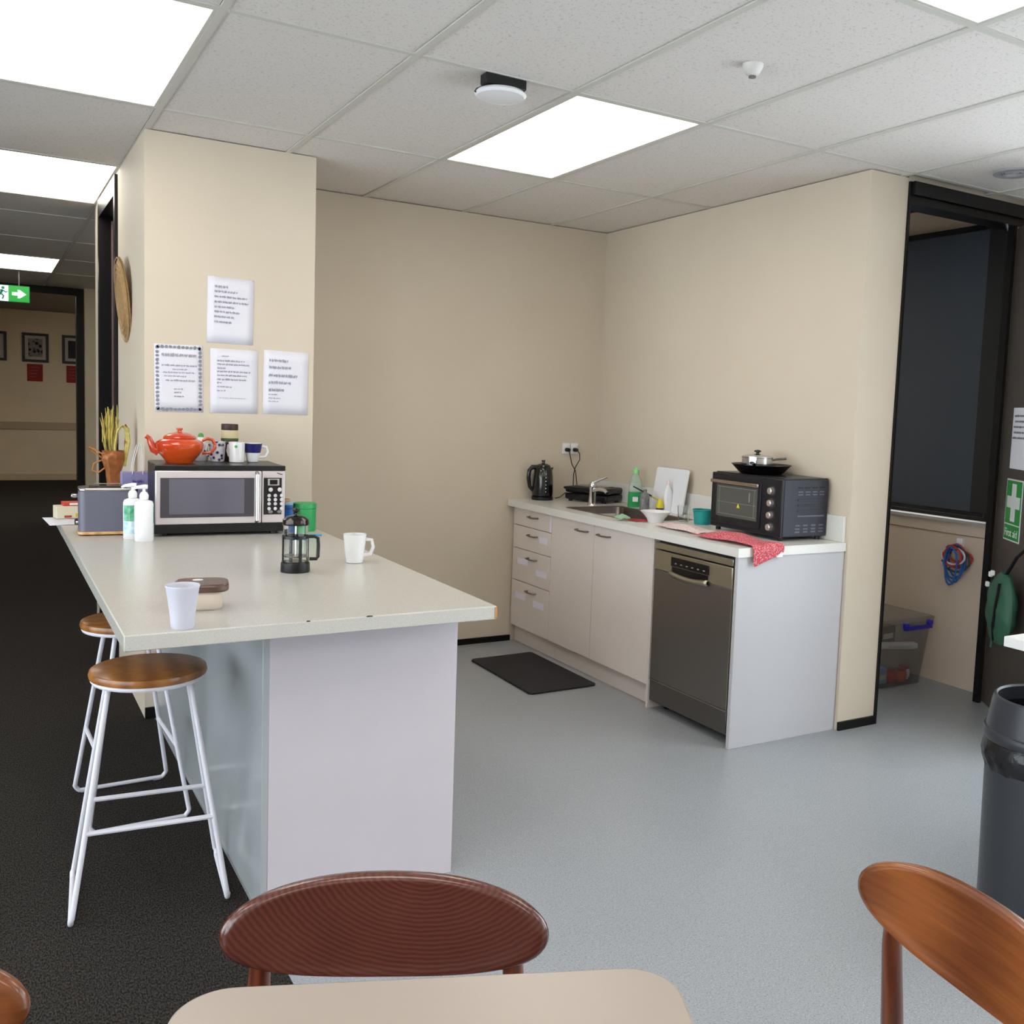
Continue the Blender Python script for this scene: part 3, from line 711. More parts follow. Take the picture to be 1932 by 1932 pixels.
# jar, bottles, mugs
t = thing('coffee_jar', 'glass coffee jar with brown lid and cream label on microwave', 'jar', (.938, 4.50, MT))
MB().lathe([(0, 0), (.034, 0), (.036, .01), (.036, .125), (.03, .135)], n=24).build('jar_body', mat('coffee_brown', '#3a251b', .2, coat=.5), t)
MB().lathe([(.0365, .098), (.0368, .1), (.0368, .134), (.034, .135)], n=24, close=False).build('label', mat('cream_label', '#cdbf98', .6), t)
MB().lathe([(.0366, .088), (.0369, .09), (.0369, .098), (.0366, .1)], n=24, close=False).build('label_band', mat('label_green', '#3f5a3a', .6), t)
MB().lathe([(.035, .135), (.036, .138), (.036, .158), (.034, .162), (0, .162)], n=24).build('lid', mat('lid_brown', '#3b2620', .5), t)
MB().bx(-.006, .02, -.0385, -.0365, .074, .087).build('label_patch', mat('label_red', '#c0392f', .6), t)
for k, (x, y, lb) in enumerate(((.812, 4.475, 'white bottle with green cap behind the teapot handle'), (.742, 4.48, 'white bottle with green cap hidden behind the teapot lid'))):
    t = thing('sauce_bottle', lb, 'bottle', (x, y, MT), 0, 'white bottles behind the teapot')
    MB().lathe([(0, 0), (.03, 0), (.032, .006), (.03, .05), (.02, .085), (.012, .10), (.011, .105)], n=22).build('bottle', M_whitepl, t)
    MB().lathe([(.012, .103), (.011, .113), (.006, .119), (0, .12)], n=14).build('cap', mat('leaf_green', '#3f9a3f', .5), t)
def mug(name, label, loc, m, rt=.036, rb=.03, h=.092, rz=0., band=None, hand=True, cat='mug'):
    t = thing(name, label, cat, loc, rz)
    MB().lathe([(0, .001), (rb-.004, 0), (rb, .002), (rb+(rt-rb)*.5, h*.45), (rt, h), (rt-.003, h), (rb+(rt-rb)*.5-.004, h*.45), (rb-.004, .006), (0, .006)], n=32).build('cup', m, t)
    if hand: MB().tube([(rt-.004, 0, h*.82), (rt+.018, 0, h*.8), (rt+.024, 0, h*.55), (rt+.014, 0, h*.3), (rb+(rt-rb)*.3-.002, 0, h*.26)], .0045, 8, flat=1.4).build('handle', m, t)
    if band: 
        f = lambda z: rb+(rt-rb)*z/h+.0012
        MB().lathe([(f(h*band[0]), h*band[0]), (f(h*band[1]), h*band[1])], n=32, close=False).build('band', band[2], t)
    return t
M_dark = check('navy_pattern', '#d6d4dc', '#23253c', 55)
mug('patterned_mug', 'dark blue and white patterned mug left of the coffee jar on microwave', (.870, 4.42, MT), M_dark, .034, .030, .088, math.radians(200))
mug('white_mug', 'white mug with small green dot in front of the coffee jar', (.94, 4.365, MT), M_ceramic, .034, .031, .088, math.radians(120))
MB().lathe([(0, 0), (.006, 0), (.006, -.001)], (0, 0, 0), 12, axis='Y').build('green_dot', mat('leaf_green', '#3f9a3f', .5), bpy.data.objects['white_mug'], loc=(.0, -.0, .07)).location = (-.0, 0, .07)
o = bpy.data.objects['green_dot']; o.matrix_local = Matrix.Rotation(math.radians(-120-18), 4, 'Z') @ Matrix.Translation((0, -.0345, .07))
mug('blue_band_cup', 'white cup with dark blue band at right end of microwave top', (1.012, 4.385, MT), M_ceramic, .039, .024, .084, math.radians(-8), (.5, .98, mat('cobalt_blue', '#171a5c', .3)), cat='cup')

# toaster
t = thing('toaster', 'slate grey toaster with silver rim and wooden base', 'toaster', (.432, 4.352, TZ), math.radians(-4))
W, D = .222, .15
M_ts = mat('slate_enamel', '#666674', .35); 
MB().prism(rrect(W, D, .03, 6), .004, .016).build('wood_base', wood('beech', '#c08a4e', '#dcae74', 8, .5), t, bevel=.003)
for x in (-.08, .08): MB().bx(x-.012, x+.012, -.05, .05, 0, .005).build('foot', M_blackpl, t)
MB().prism(rrect(W-.004, D-.004, .03, 6), .016, .178).build('shell', M_ts, t)
MB().prism(rrect(W-.002, D-.002, .03, 6), .178, .19).build('rim', mat('toaster_silver', '#c6c4c6', .22, 1.), t, bevel=.004)
for y in (-.028, .028): MB().bx(-.07, .07, y-.014, y+.014, .188, .1915).build('slot', mat('slot_black', '#07070a', .6), t)
MB().tube([(-.05, .028, .19), (-.05, .028, .2), (.05, .028, .2), (.05, .028, .19)], .003, 6).build('warming_rail', MATS['toaster_silver'], t)
MB().bx(-W/2-.022, -W/2+.002, -.02, .02, .148, .162).build('lever', MATS['toaster_silver'], t, bevel=.003)
MB().lathe([(.014, 0), (.012, -.012), (0, -.013)], (-W/2+.002, 0, .05), 16, axis='X').build('dial', M_blackpl, t)
MB().lathe([(.006, 0), (.006, -.008), (0, -.008)], (-W/2+.002, -.03, .05), 12, axis='X').build('button', MATS['toaster_silver'], t)

# pump bottles
def pump(loc, label, lab, rz, rot):
    t = thing('pump_bottle', label, 'pump bottle', loc, rz, 'white pump bottles')
    MB().lathe([(0, 0), (.033, 0), (.035, .004), (.035, .145), (.031, .155), (.014, .162), (.014, .166)], n=28, sy=.72).build('bottle', M_whitepl, t)
    MB().lathe([(.016, .164), (.017, .18), (.012, .19), (.006, .194), (.005, .206), (.0, .207)], n=18).build('collar', M_whitepl, t)
    MB().tube([(.012, 0, .212), (0, 0, .213), (-.03, 0, .21), (-.04, 0, .203)], [.009, .009, .006, .005], 10).build('nozzle', M_whitepl, t)
    if lab:
        m1 = mat('mint_label', '#79c3a0', .5, col2='#2f8f66', noise=(45, .3)); m2 = mat('sky_label', '#9cc9e6', .5, col2='#e6f0f2', noise=(60, .2))
        def patch(nm, z0, z1, m, a0, a1):
            rows = []
            for i in range(9):
                a = a0+(a1-a0)*i/8
                rows.append([(.0354*math.cos(a), .0354*.72*math.sin(a), z) for z in (z0, z1)])
            MB().strip(rows).build(nm, m, t)
        for nm, z0, z1, m in (('label', .072, .135, m1), ('label', .022, .071, m2)):
            patch(nm, z0, z1, m, *lab)
    return t
pump((.502, 4.165, TZ), 'white pump bottle with green label half hidden beside the toaster', (math.radians(200), math.radians(345)), 0, 0)
pump((.533, 4.088, TZ), 'plain white pump bottle standing in front by the microwave', (math.radians(-28), math.radians(12)), math.radians(4), 0)

# paper, tea boxes
t = thing('loose_paper', 'white sheet of paper lying on corridor end of worktop', 'paper', (.335, 4.80, TZ+.001), math.radians(3))
MB().strip([[(-.105, -.148+.296*j/8, .004*max(0, .4-i/6)), (-.105, -.148+.296*j/8, .004*max(0, .4-i/6))][:1] + [(-.105+.21*(i+1)/6, -.148+.296*j/8, .0015*math.sin(i*1.3)) for i in range(6)] for j in range(9)]).build('sheet', M_paper, t, thick=.0006)
t = thing('tea_box', 'cream carton with yellow mark behind the toaster', 'carton', (.345, 4.90, TZ+.004), math.radians(8))
MB().bx(-.075, .075, -.04, .04, 0, .055).build('carton', mat('cream_card', '#d8cfb6', .6), t, bevel=.002)
MB().bx(.0, .04, -.0408, -.04, .006, .022).build('yellow_mark', mat('mark_yellow', '#d8b92c', .6), t)
MB().bx(-.045, -.015, -.0408, -.04, .004, .014).build('red_mark', mat('mark_red', '#b8423a', .6), t)
t = thing('tea_packet', 'red and white packet lying on the cream carton', 'packet', (.365, 4.90, TZ+.0595), math.radians(4))
MB().bx(-.065, .065, -.035, .035, 0, .016).build('packet', mat('packet_red', '#c2402e', .5), t, bevel=.002)
MB().bx(-.04, .02, -.0358, -.035, .004, .013).build('white_patch', M_whitepl, t)

# gift bag
t = thing('gift_bag', 'lilac paper bag with white ribbon handles by the pillar corner', 'bag', (.567, 4.575, TZ), 0)
M_lil = mat('lilac_paper', '#8f88b4', .7)
MB().bx(-.062, .062, -.028, .028, 0, .235).build('bag', M_lil, t, bevel=.002)
ink(MB(), -.02, .20, [.045], .01, .012, -.0283, 5).build('print', mat('violet_print', '#4a4288', .7), t)['kind'] = 'stuff'
for y in (-.026, .024):
    MB().tube([(-.02, y, .225), (-.016, y, .27), (.0, y-.005, .345), (.012, y, .36), (.02, y, .30), (.022, y, .225)], .006, 6, flat=.25).build('handle', M_whitepl, t)
# dried bouquet
t = thing('dried_bouquet', 'dried flower bouquet in copper wrap with orange loops behind the toaster', 'dried flowers', (.505, 4.86, TZ))
M_cop = mat('copper_wrap', '#a8683a', .35, .4, noise=(30, .4), bump=(40, .6))
MB().lathe([(.022, 0), (.024, .10), (.027, .16), (.034, .22), (.05, .27), (.047, .31)], n=9, close=False).build('wrap', M_cop, t, thick=.002)
M_wheat = mat('wheat_yellow', '#c2ae5c', .8, noise=(40, .3)); rn = random.Random(12)
for k in range(34):
    a = rn.uniform(0, 6.28); r = rn.uniform(0, .026); h = rn.uniform(.40, .52); bx_ = -.012+r*math.cos(a)*1.3
    MB().tube([(r*.4*math.cos(a), r*.4*math.sin(a), .05), (bx_*.7, r*math.sin(a), .30), (bx_, r*math.sin(a), h-.10)], .0016, 5).tube([(bx_, r*math.sin(a), h-.11), (bx_+rn.uniform(-.006, .006), r*math.sin(a), h-.06), (bx_+rn.uniform(-.014, .014), r*math.sin(a), h)], [.002, .0045, .001], 6).build('wheat_stem', M_wheat, t)
M_rat = mat('orange_rattan', '#b87a3c', .6)
MB().tube([(-.01, 0, .24), (-.04, -.01, .29), (-.075, 0, .315), (-.10, 0, .325), (-.092, .01, .312), (-.05, .01, .28), (-.01, 0, .23)], .0035, 6).build('rattan_loop', M_rat, t)
MB().tube([(-.015, 0, .26), (-.05, 0, .265), (-.08, 0, .25), (-.085, 0, .22), (-.06, 0, .21), (-.03, 0, .235), (-.005, 0, .25)], .0035, 6).build('rattan_loop', M_rat, t)
MB().tube([(.01, -.01, .22), (.005, -.015, .33), (.015, -.015, .40), (.035, -.01, .425), (.055, -.01, .41), (.06, -.01, .35), (.04, -.01, .24)], .011, 8, flat=.5).build('straw_bow', mat('pale_straw', '#cdbf6e', .7, noise=(60, .3)), t)
MB().tube([(.045, .0, .24), (.055, .0, .34), (.058, .0, .41), (.05, .0, .43)], [.012, .015, .012, .004], 8, flat=.6).build('red_flower', mat('dry_red', '#a8443a', .8, noise=(40, .4)), t)

# canisters
t = thing('green_canister', 'green plastic canister right of the microwave', 'canister', (1.205, 4.245, TZ))
M_gr = mat('green_plastic', '#2f9c58', .35)
MB().lathe([(0, 0), (.046, 0), (.048, .004), (.048, .098)], n=32).build('tin', M_gr, t)
MB().lathe([(.047, .098), (.05, .1), (.05, .12), (.047, .123), (0, .123)], n=32).build('lid', M_gr, t)
t = thing('blue_canister', 'blue tub with pale lid behind the green canister', 'canister', (1.18, 4.46, TZ))
M_bl = mat('blue_plastic', '#2566b4', .35)
MB().lathe([(0, 0), (.05, 0), (.053, .06), (.053, .095)], n=32).build('tub', M_bl, t)
MB().lathe([(.055, .075), (.055, .082), (.0535, .084)], n=32, close=False).build('ring', mat('deep_blue', '#163a78', .4), t)
MB().lathe([(.056, .095), (.057, .098), (.056, .104), (0, .106)], n=32).build('lid', mat('pale_blue_lid', '#9fc3dc', .4), t)
t = thing('wooden_coaster', 'small wooden disc lying on the blue tub', 'coaster', (1.165, 4.47, TZ+.106))
MB().lathe([(0, 0), (.035, 0), (.036, .004), (.034, .012), (0, .013)], n=24).build('disc', mat('tan_wood', '#c09a72', .6, noise=(20, .2)), t)
t = thing('blue_spatula', 'blue plastic spatula handle lying beside the french press', 'spatula', (1.17, 4.05, TZ), math.radians(-12))
MB().tube([(-.03, 0, .006), (0, 0, .006), (.05, 0, .006)], [.004, .005, .007], 8, flat=.6).build('handle', mat('bright_blue', '#2b8ec2', .4), t)
MB().prism([(-.085, -.02), (-.03, -.012), (-.03, .012), (-.085, .022)], .001, .005).build('blade', mat('bright_blue', '#2b8ec2', .4), t)

# french press
t = thing('french_press', 'glass french press with black frame and handle on worktop', 'french press', (.889, 3.236, TZ), math.radians(-14))
MB().lathe([(0, 0), (.047, 0), (.048, .004), (.047, .03), (.043, .034), (0, .034)], n=36).build('base', M_blackpl, t)
MB().lathe([(.0405, .034), (.0405, .155), (.0425, .16), (.0405, .16), (.039, .155), (.039, .036), (0, .036)], n=36, close=False).build('glass_beaker', M_glass, t)
MB().lathe([(.0425, .112), (.044, .113), (.044, .122), (.0425, .123)], n=36, close=False).build('frame_ring', M_blackpl, t)
for k in range(4):
    a = math.radians(-70+90*k)
    MB(Matrix.Rotation(a, 4, 'Z')).bx(.0415, .0445, -.005, .005, .03, .115).build('frame_strut', M_blackpl, t)
MB().tube([(.043, 0, .118), (.062, 0, .118), (.072, 0, .112), (.074, 0, .09), (.073, 0, .05), (.068, 0, .042), (.045, 0, .042)], .0048, 8, flat=1.2).build('handle', M_blackpl, t)
MB().lathe([(.043, .158), (.044, .162), (.042, .176), (.03, .186), (.014, .19), (.006, .191)], n=32).build('lid', mat('press_lid', '#3a3634', .15, .8), t)
MB().lathe([(.004, .19), (.004, .198), (.011, .203), (.012, .209), (.007, .214), (0, .214)], n=16).build('plunger_knob', M_blackpl, t)
MB().cyl((0, 0, .05), .003, .14, 8).build('plunger_rod', M_chrome, t)
MB().lathe([(0, .05), (.036, .05), (.038, .056), (0, .058)], n=28).build('plunger_disc', M_steel, t)
mug('white_mug', 'white ceramic mug at right edge of worktop', (1.132, 3.352, TZ), M_ceramic, .041, .030, .103, math.radians(-20))
# plastic cup
t = thing('plastic_cup', 'white disposable cup on the near corner of worktop', 'cup', (.418, 2.532, TZ))
MB().lathe([(0, .002), (.026, 0), (.0275, .003), (.0295, .03), (.033, .06), (.039, .1), (.041, .106), (.0405, .108), (.038, .104), (.031, .06), (.026, .005), (0, .004)], n=36).build('cup', mat('white_foam', '#c6c5d0', .45), t)
# takeaway tub
t = thing('takeaway_tub', 'takeaway tub with brown lid and white sticker behind the white cup', 'tub', (.505, 2.76, TZ), math.radians(-10))
MB().prism(rrect(.105, .105, .03, 6), 0, .05).build('tub', mat('peach_plastic', '#e8d8c8', .3, trans=.4, ior=1.2), t, bevel=.006)
MB().prism(rrect(.138, .125, .035, 6), .05, .072).build('lid', mat('brown_lid', '#5a4238', .3, noise=(30, .3), coat=.3), t, bevel=.006)
MB().lathe([(0, 0), (.014, 0), (.014, .001), (0, .001)], (-.01, .02, .0722), 18, sy=.7).build('sticker', M_whitepl, t)

# ================================================================== BAR STOOLS
M_seat = wood('honey_oak', '#7a4a1e', '#a66c33', 5, .38, rings=False, stretch=(1, 7, 1), dist=2.5)
M_wire = mat('white_powder_coat', '#dedce4', .4)
def stool(loc, label, rz):
    t = thing('bar_stool', label, 'bar stool', loc, rz, 'wooden bar stools at the island')
    st = MB().lathe([(0, .65), (.148, .65), (.156, .653), (.158, .662), (.155, .672), (.15, .674), (0, .674)], n=56).build('seat', M_seat, t)
    MB().lathe([(.138, .64), (.15, .64), (.153, .645), (.15, .651), (.138, .651)], n=56, close=False).build('seat_ring', M_wire, t)
    top, bot, zt = .105, .202, .646
    topy, boty = .062, .158
    def rod(sx):
        """one bent rod: down, along the floor, up again"""
        def leg(sy, z): k = (z-.009)/(zt-.009); return (sx*(bot*(1-k)+top*k), sy*(boty*(1-k)+topy*k), z)
        pts = [leg(-1, zt), leg(-1, .06), leg(-1, .03)]
        for k in range(1, 5):
            u = k/5*PI/2; p = leg(-1, .03); pts.append((sx*bot, p[1]+.03*math.sin(u)*.55-.002, .009+.021*(1-math.sin(u))))
        half = list(pts)
        return half + [(p[0], -p[1], p[2]) for p in reversed(half)]
    for sx in (-1, 1):
        MB().tube(rod(sx), .0075, 10).build('leg_frame', M_wire, t)
        for sy in (-1, 1):
            MB().tube([(sx*bot, sy*.11, .006), (sx*bot, sy*.135, .006)], .006, 8).build('foot_pad', M_wire, t)
    for sy in (-1, 1):
        k = (.25-.009)/(zt-.009); q = bot*(1-k)+top*k; qy = boty*(1-k)+topy*k
        MB().tube([(-q, sy*qy, .25), (q, sy*qy, .25)], .0075, 8).build('foot_rest', M_wire, t)
    return t
stool((.400, 2.972, 0), 'near wooden bar stool with white wire legs, whole seat showing', math.radians(-5))
stool((.43, 3.64, 0), 'far wooden bar stool half hidden behind the worktop corner', math.radians(92))

# ================================================================== PAPERS, HAT
def sheet(name, label, x0, x1, z0, z1, lines, seed, m=None, tilt=0., border=False):
    t = thing(name, label, 'notice', ((x0+x1)/2, YP, (z0+z1)/2), 0, 'paper notices on the pillar', (0, tilt, 0))
    w_, h_ = x1-x0, z1-z0
    MB().strip([[(-w_/2+w_*i/6, -.0012-.0006*(max(0, abs(i-3)-2.2)*(1 if j < 2 else .3)), -h_/2+h_*j/6) for j in range(7)] for i in range(7)]).build('sheet', M_paper, t, thick=.0004)
    if lines:
        mb = MB()
        for ln in lines: ink(mb, -w_/2+ln[0], h_/2-ln[1], [ln[2]], .01, ln[3], -.0026, seed+int(ln[1]*1000), ln[4] if len(ln) > 4 else (.006, .02))
        mb.build('handwriting', m or M_ink, t)['kind'] = 'stuff'
    if border:
        mb = MB(); rn = random.Random(5)
        for k in range(16):
            for s_ in (-1, 1):
                z = -h_/2+.016+(h_-.032)*k/15; mb.prism([(s_*(w_/2-.012)+.0085*math.cos(a+k), z+.0085*math.sin(a+k)*rn.uniform(.6, 1.2)) for a in (0, 1.3, 2.6, 3.9, 5.2)], -.003, -.0026, 'Y')
        for k in range(11):
            for s_ in (-1, 1):
                x = -w_/2+.016+(w_-.032)*k/10; mb.prism([(x+.0085*math.cos(a+k), s_*(h_/2-.012)+.0085*math.sin(a+k)*rn.uniform(.6, 1.2)) for a in (0, 1.3, 2.6, 3.9, 5.2)], -.003, -.0026, 'Y')
        mb.build('floral_border', mat('border_grey', '#82848f', .8), t)['kind'] = 'stuff'
    return t
sheet('paper_notice', 'topmost white paper notice taped alone above the row of three', .862, 1.064, 1.692, 1.986,
      [(.03, .038, .06, .011), (.03, .06, .10, .010), (.03, .083, .14, .010), (.03, .106, .145, .010), (.03, .128, .085, .010), (.03, .15, .11, .010), (.03, .172, .085, .010), (.03, .195, .075, .010)], 3, None, .015)
sheet('paper_notice', 'white paper notice with dark flowery border, left of the row of three', .644, .846, 1.377, 1.674,
      [(.03, .04, .145, .014), (.03, .088, .145, .008), (.075, .106, .06, .006), (.035, .12, .135, .006), (.04, .136, .09, .006), (.045, .154, .12, .008), (.08, .192, .035, .006), (.08, .208, .03, .006), (.08, .225, .04, .006)], 20, None, -.01, True)
sheet('paper_notice', 'white paper notice with small typed text in middle of the row of three', .876, 1.085, 1.378, 1.668,
      [(.05, .03, .03, .006), (.03, .05, .12, .008), (.03, .066, .14, .008), (.03, .084, .035, .007), (.03, .098, .145, .008), (.03, .116, .13, .007), (.03, .134, .13, .008), (.03, .15, .02, .006), (.03, .168, .065, .006), (.03, .186, .035, .006), (.04, .22, .12, .003)], 40)
sheet('paper_notice', 'white paper notice with large handwriting at pillar right edge', 1.11, 1.318, 1.38, 1.674,
      [(.025, .04, .085, .013), (.025, .072, .10, .013), (.025, .108, .13, .014), (.025, .14, .10, .014), (.025, .175, .07, .014), (.025, .20, .045, .006), (.025, .217, .055, .006), (.025, .233, .045, .005)], 60, None, .012)
# woven fan / hat on the corridor side of the pillar
t = thing('woven_wall_basket', 'round flat woven straw basket hanging on the corridor side of the pillar', 'basket', (XP-.004, 5.22, 1.90), 0, None, (0, math.radians(-6), 0))
M_straw = mat('woven_straw', '#b08d5e', .75, noise=(60, .25), bump=(120, .7))
prof = [(.0, -.020), (.06, -.022), (.12, -.026), (.18, -.022), (.205, -.012), (.20, -.008), (.12, -.018), (0, -.012)]
MB().lathe(prof, (0, 0, 0), 44, axis='X').build('woven_disc', M_straw, t)
for r in (.12, .145, .17, .195): MB().lathe([(r, -.022), (r+.004, -.029+max(0,r-.15)*.12), (r+.008, -.022)], (0, 0, 0), 44, axis='X', close=False).build('weave_ring', M_straw, t)

# ================================================================== FLOOR MAT, CORRIDOR THINGS
MBm = MB().prism([(2.363, 4.93), (2.356, 4.235), (2.372, 4.219), (2.745, 4.222), (2.762, 4.24), (2.766, 4.945), (2.75, 4.957), (2.378, 4.945)], .0005, .012)
tag(MBm.build('floor_mat', mat('black_rubber', '#232025', .75, bump=(90, .4)), None, bevel=.003), 'black rubber mat on the vinyl in front of sink cabinet', 'floor mat')
# exit sign
t = thing('exit_sign', 'green and white exit sign with running figure and arrow, hung in corridor', 'exit sign', (.20, 10.98, 2.275))
MB().bx(-.21, .21, 0, .03, 0, .16).build('case', mat('sign_case', '#2f6f52', .4), t, bevel=.003)
M_sg = mat('sign_green_lit', '#0d8a2c', .4, emit=('#0d8a2c', .35)); M_sw = mat('sign_white_lit', '#e4fbff', .4, emit=('#d0f0ff', .45))
MB().bx(.03, .205, -.003, 0, .006, .154).build('green_field', M_sg, t)
MB().bx(-.205, .03, -.003, 0, .006, .154).build('white_field', M_sw, t)
MB().prism([(.06, .065), (.11, .065), (.105, .04), (.125, .04), (.18, .08), (.125, .12), (.105, .12), (.11, .095), (.06, .095)], -.005, -.003, 'Y').build('arrow', M_sw, t)
fg = MB()
fg.lathe([(0, 0), (.014, 0), (.014, -.002)], (-.015, -.003, .13), 12, axis='Y')
fg.tube([(-.02, -.004, .112), (-.035, -.004, .075)], [.012, .010], 6)
fg.tube([(-.035, -.004, .078), (-.01, -.004, .055), (-.02, -.004, .025)], .007, 6).tube([(-.036, -.004, .075), (-.05, -.004, .05), (-.085, -.004, .045)], .007, 6)
fg.tube([(-.02, -.004, .108), (.008, -.004, .09), (.022, -.004, .098)], .0055, 6).tube([(-.024, -.004, .108), (-.055, -.004, .105), (-.065, -.004, .08)], .0055, 6)
fg.build('running_figure', mat('sign_figure_green', '#0c6b52', .4), t)
for x in (-.12, .12): MB().cyl((x, .015, .16), .006, CE-2.275-.16, 8).build('hanger', M_handle, t)
# pictures at the corridor end
M_mount = mat('picture_mount', '#b8b2ac', .7)
M_pic = check('grey_print', '#8c8480', '#201d1e', 16)
for k, (x0, x1) in enumerate(((-.03, .335), (.541, .908), (1.095, 1.46))):
    lb = ['black framed picture cut off at left edge of corridor wall', 'black framed grey print in middle of far corridor wall', 'black framed dark picture partly behind the far door frame'][k]
    t = thing('picture_frame', lb, 'picture', ((x0+x1)/2, YEND, 2.085), 0, 'framed pictures on the far wall')
    w_, h_ = x1-x0, .45
    f = MB(); b_ = .04
    f.bx(-w_/2, w_/2, -.025, 0, -h_/2, -h_/2+b_).bx(-w_/2, w_/2, -.025, 0, h_/2-b_, h_/2).bx(-w_/2, -w_/2+b_, -.025, 0, -h_/2+b_, h_/2-b_).bx(w_/2-b_, w_/2, -.025, 0, -h_/2+b_, h_/2-b_)
    f.build('frame', M_black, t)
    MB().bx(-w_/2+b_, w_/2-b_, -.012, 0, -h_/2+b_, h_/2-b_).build('mount', M_mount, t)
    MB().bx(-w_/2+.085, w_/2-.085, -.014, -.012, -h_/2+.085, h_/2-.085).build('print', [mat('pale_print', '#cfc6c8', .7), M_pic, mat('dark_print', '#16171a', .6, noise=(5, .6))][k], t)
for k, (x0, x1) in enumerate(((.608, .824), (1.155, 1.37))):
    t = thing('red_notice', ['red notice under the middle framed picture', 'red notice partly behind the far door frame'][k], 'notice', ((x0+x1)/2, YEND, 1.695), 0, 'red notices under the pictures')
    MB().bx(-.108, .108, -.004, 0, -.135, .135).build('sheet', mat('red_paper', '#8e2226', .7), t)
    for q in range(4): MB().bx(-.07, .07-.02*q, -.005, -.004, .08-.05*q, .088-.05*q).build('print_line', mat('red_paper_print', '#b05a52', .7), t)

# ================================================================== SIDE ROOM
M_blind = mat('navy_blind', '#30353f', .4, spec=.5)
_nt = M_blind.node_tree; _p = _nt.nodes['Principled BSDF']; _tr = _nt.nodes.new('ShaderNodeBsdfTranslucent'); _tr.inputs['Color'].default_value = (.022, .027, .035, 1)
_ad = _nt.nodes.new('ShaderNodeAddShader'); _nt.links.new(_p.outputs[0], _ad.inputs[0]); _nt.links.new(_tr.outputs[0], _ad.inputs[1]); _nt.links.new(_ad.outputs[0], _nt.nodes['Material Output'].inputs[0])
t = thing('roller_blind', 'dark navy roller blind over the side room window', 'blind', (XE-.03, 4.08, 0))
MB().bx(0, .004, -.80, .20, .985, 2.50).build('fabric', M_blind, t)
MB().bx(-.008, .012, -.80, .20, .962, .985).build('bottom_bar', M_black, t, bevel=.003)
MB().bx(-.015, .03, -.82, .22, 2.49, 2.52).build('head_box', M_black, t)
MB().bx(-.004, .008, -.82, -.72, .985, 2.49).build('side_channel', mat('channel_black', '#15161a', .4), t)
struct('trim_2', MB().bx(XE-.035, XE, 3.24, 5.42, .915, .932), mat('sill_metal', '#a9a6a4', .3, .4), 'narrow window sill in the side room')
struct('trim_3', MB().bx(XE-.006, XE, 3.24, 5.42, .845, .85), mat('groove', '#8a7a6c', .6), 'thin groove line on the side room dado')
# cable bundle on hook
t = thing('cable_bundle', 'bundle of red and blue cables hung on hook under the side room window', 'cables', (XE, 3.42, .62))
MB().bx(-.02, 0, -.018, .018, .165, .21).tube([(-.01, 0, .17), (-.03, 0, .15), (-.04, 0, .165)], .005).build('hook', M_whitepl, t)
rn = random.Random(8)
for k, (c, nm) in enumerate((('#b8281e', 'red_cable'), ('#2b5aa0', 'blue_cable'), ('#c8481e', 'orange_cable'), ('#3c4048', 'grey_cable'), ('#2b5aa0', 'blue_cable'), ('#2b5aa0', 'blue_cable'), ('#15171c', 'black_cable'), ('#c8c8cc', 'white_cable'), ('#b8281e', 'red_cable'), ('#1f4d8c', 'blue_cable'))):
    hh = rn.uniform(.16, .24) if 'blue' in nm else rn.uniform(.09, .14); ww = rn.uniform(.04, .07)
    zt = .16 + rn.uniform(-.015, .02)
    pts = [(-.025-.006*k, rn.uniform(-.006, .006)+ww*math.sin(a)*(1 if 'blue' in nm else 1.3), zt-hh/2+hh/2*math.cos(a)) for a in [2*PI*q/14 for q in range(14)]]
    MB().tube(pts, .006, 6, closed=True).build(nm, mat(nm, c, .5), t)
MB().tube([(-.04, .04, .13), (-.03, .07, .10), (-.02, .10, .07)], .008, 6).build('cable_plug', M_blackpl, t)
# storage box with odds and ends
M_box = bpy.data.materials.new('clear_box_plastic'); M_box.use_nodes = True
nt = M_box.node_tree; nt.nodes.clear()
_o = nt.nodes.new('ShaderNodeOutputMaterial'); _t = nt.nodes.new('ShaderNodeBsdfTransparent'); _g = nt.nodes.new('ShaderNodeBsdfPrincipled'); _m = nt.nodes.new('ShaderNodeMixShader')
_g.inputs['Base Color'].default_value = lin('#b9b4b4'); _g.inputs['Roughness'].default_value = .2; _m.inputs['Fac'].default_value = .1; _t.inputs['Color'].default_value = (.9, .9, .9, 1)
nt.links.new(_t.outputs[0], _m.inputs[1]); nt.links.new(_g.outputs[0], _m.inputs[2]); nt.links.new(_m.outputs[0], _o.inputs[0])
BXc = (4.31, 3.70, 0)
t = thing('storage_box', 'clear plastic storage box with blue clip on side room floor', 'storage box', BXc)
b_ = MB(); rows = []
for ins, z in ((.03, .006), (0, .36), (-.012, .362), (-.014, .385), (.0, .387)):
    rows.append([(p[0], p[1], z) for p in rrect(.40-2*ins, .40-2*ins, .03, 4)])
rows = [r+[r[0]] for r in rows]
b_.strip(rows); b_.add(rows[0][:-1], [tuple(range(len(rows[0])-1))[::-1]])
b_.build('box', M_box, t, thick=.003)
M_clip = mat('blue_clip', '#2a2aa8', .4)
MB().bx(-.05, .17, -.225, -.205, .325, .345).bx(-.05, -.02, -.228, -.2, .335, .365).bx(.14, .17, -.228, -.2, .345, .372).build('clip', M_clip, t, bevel=.004)
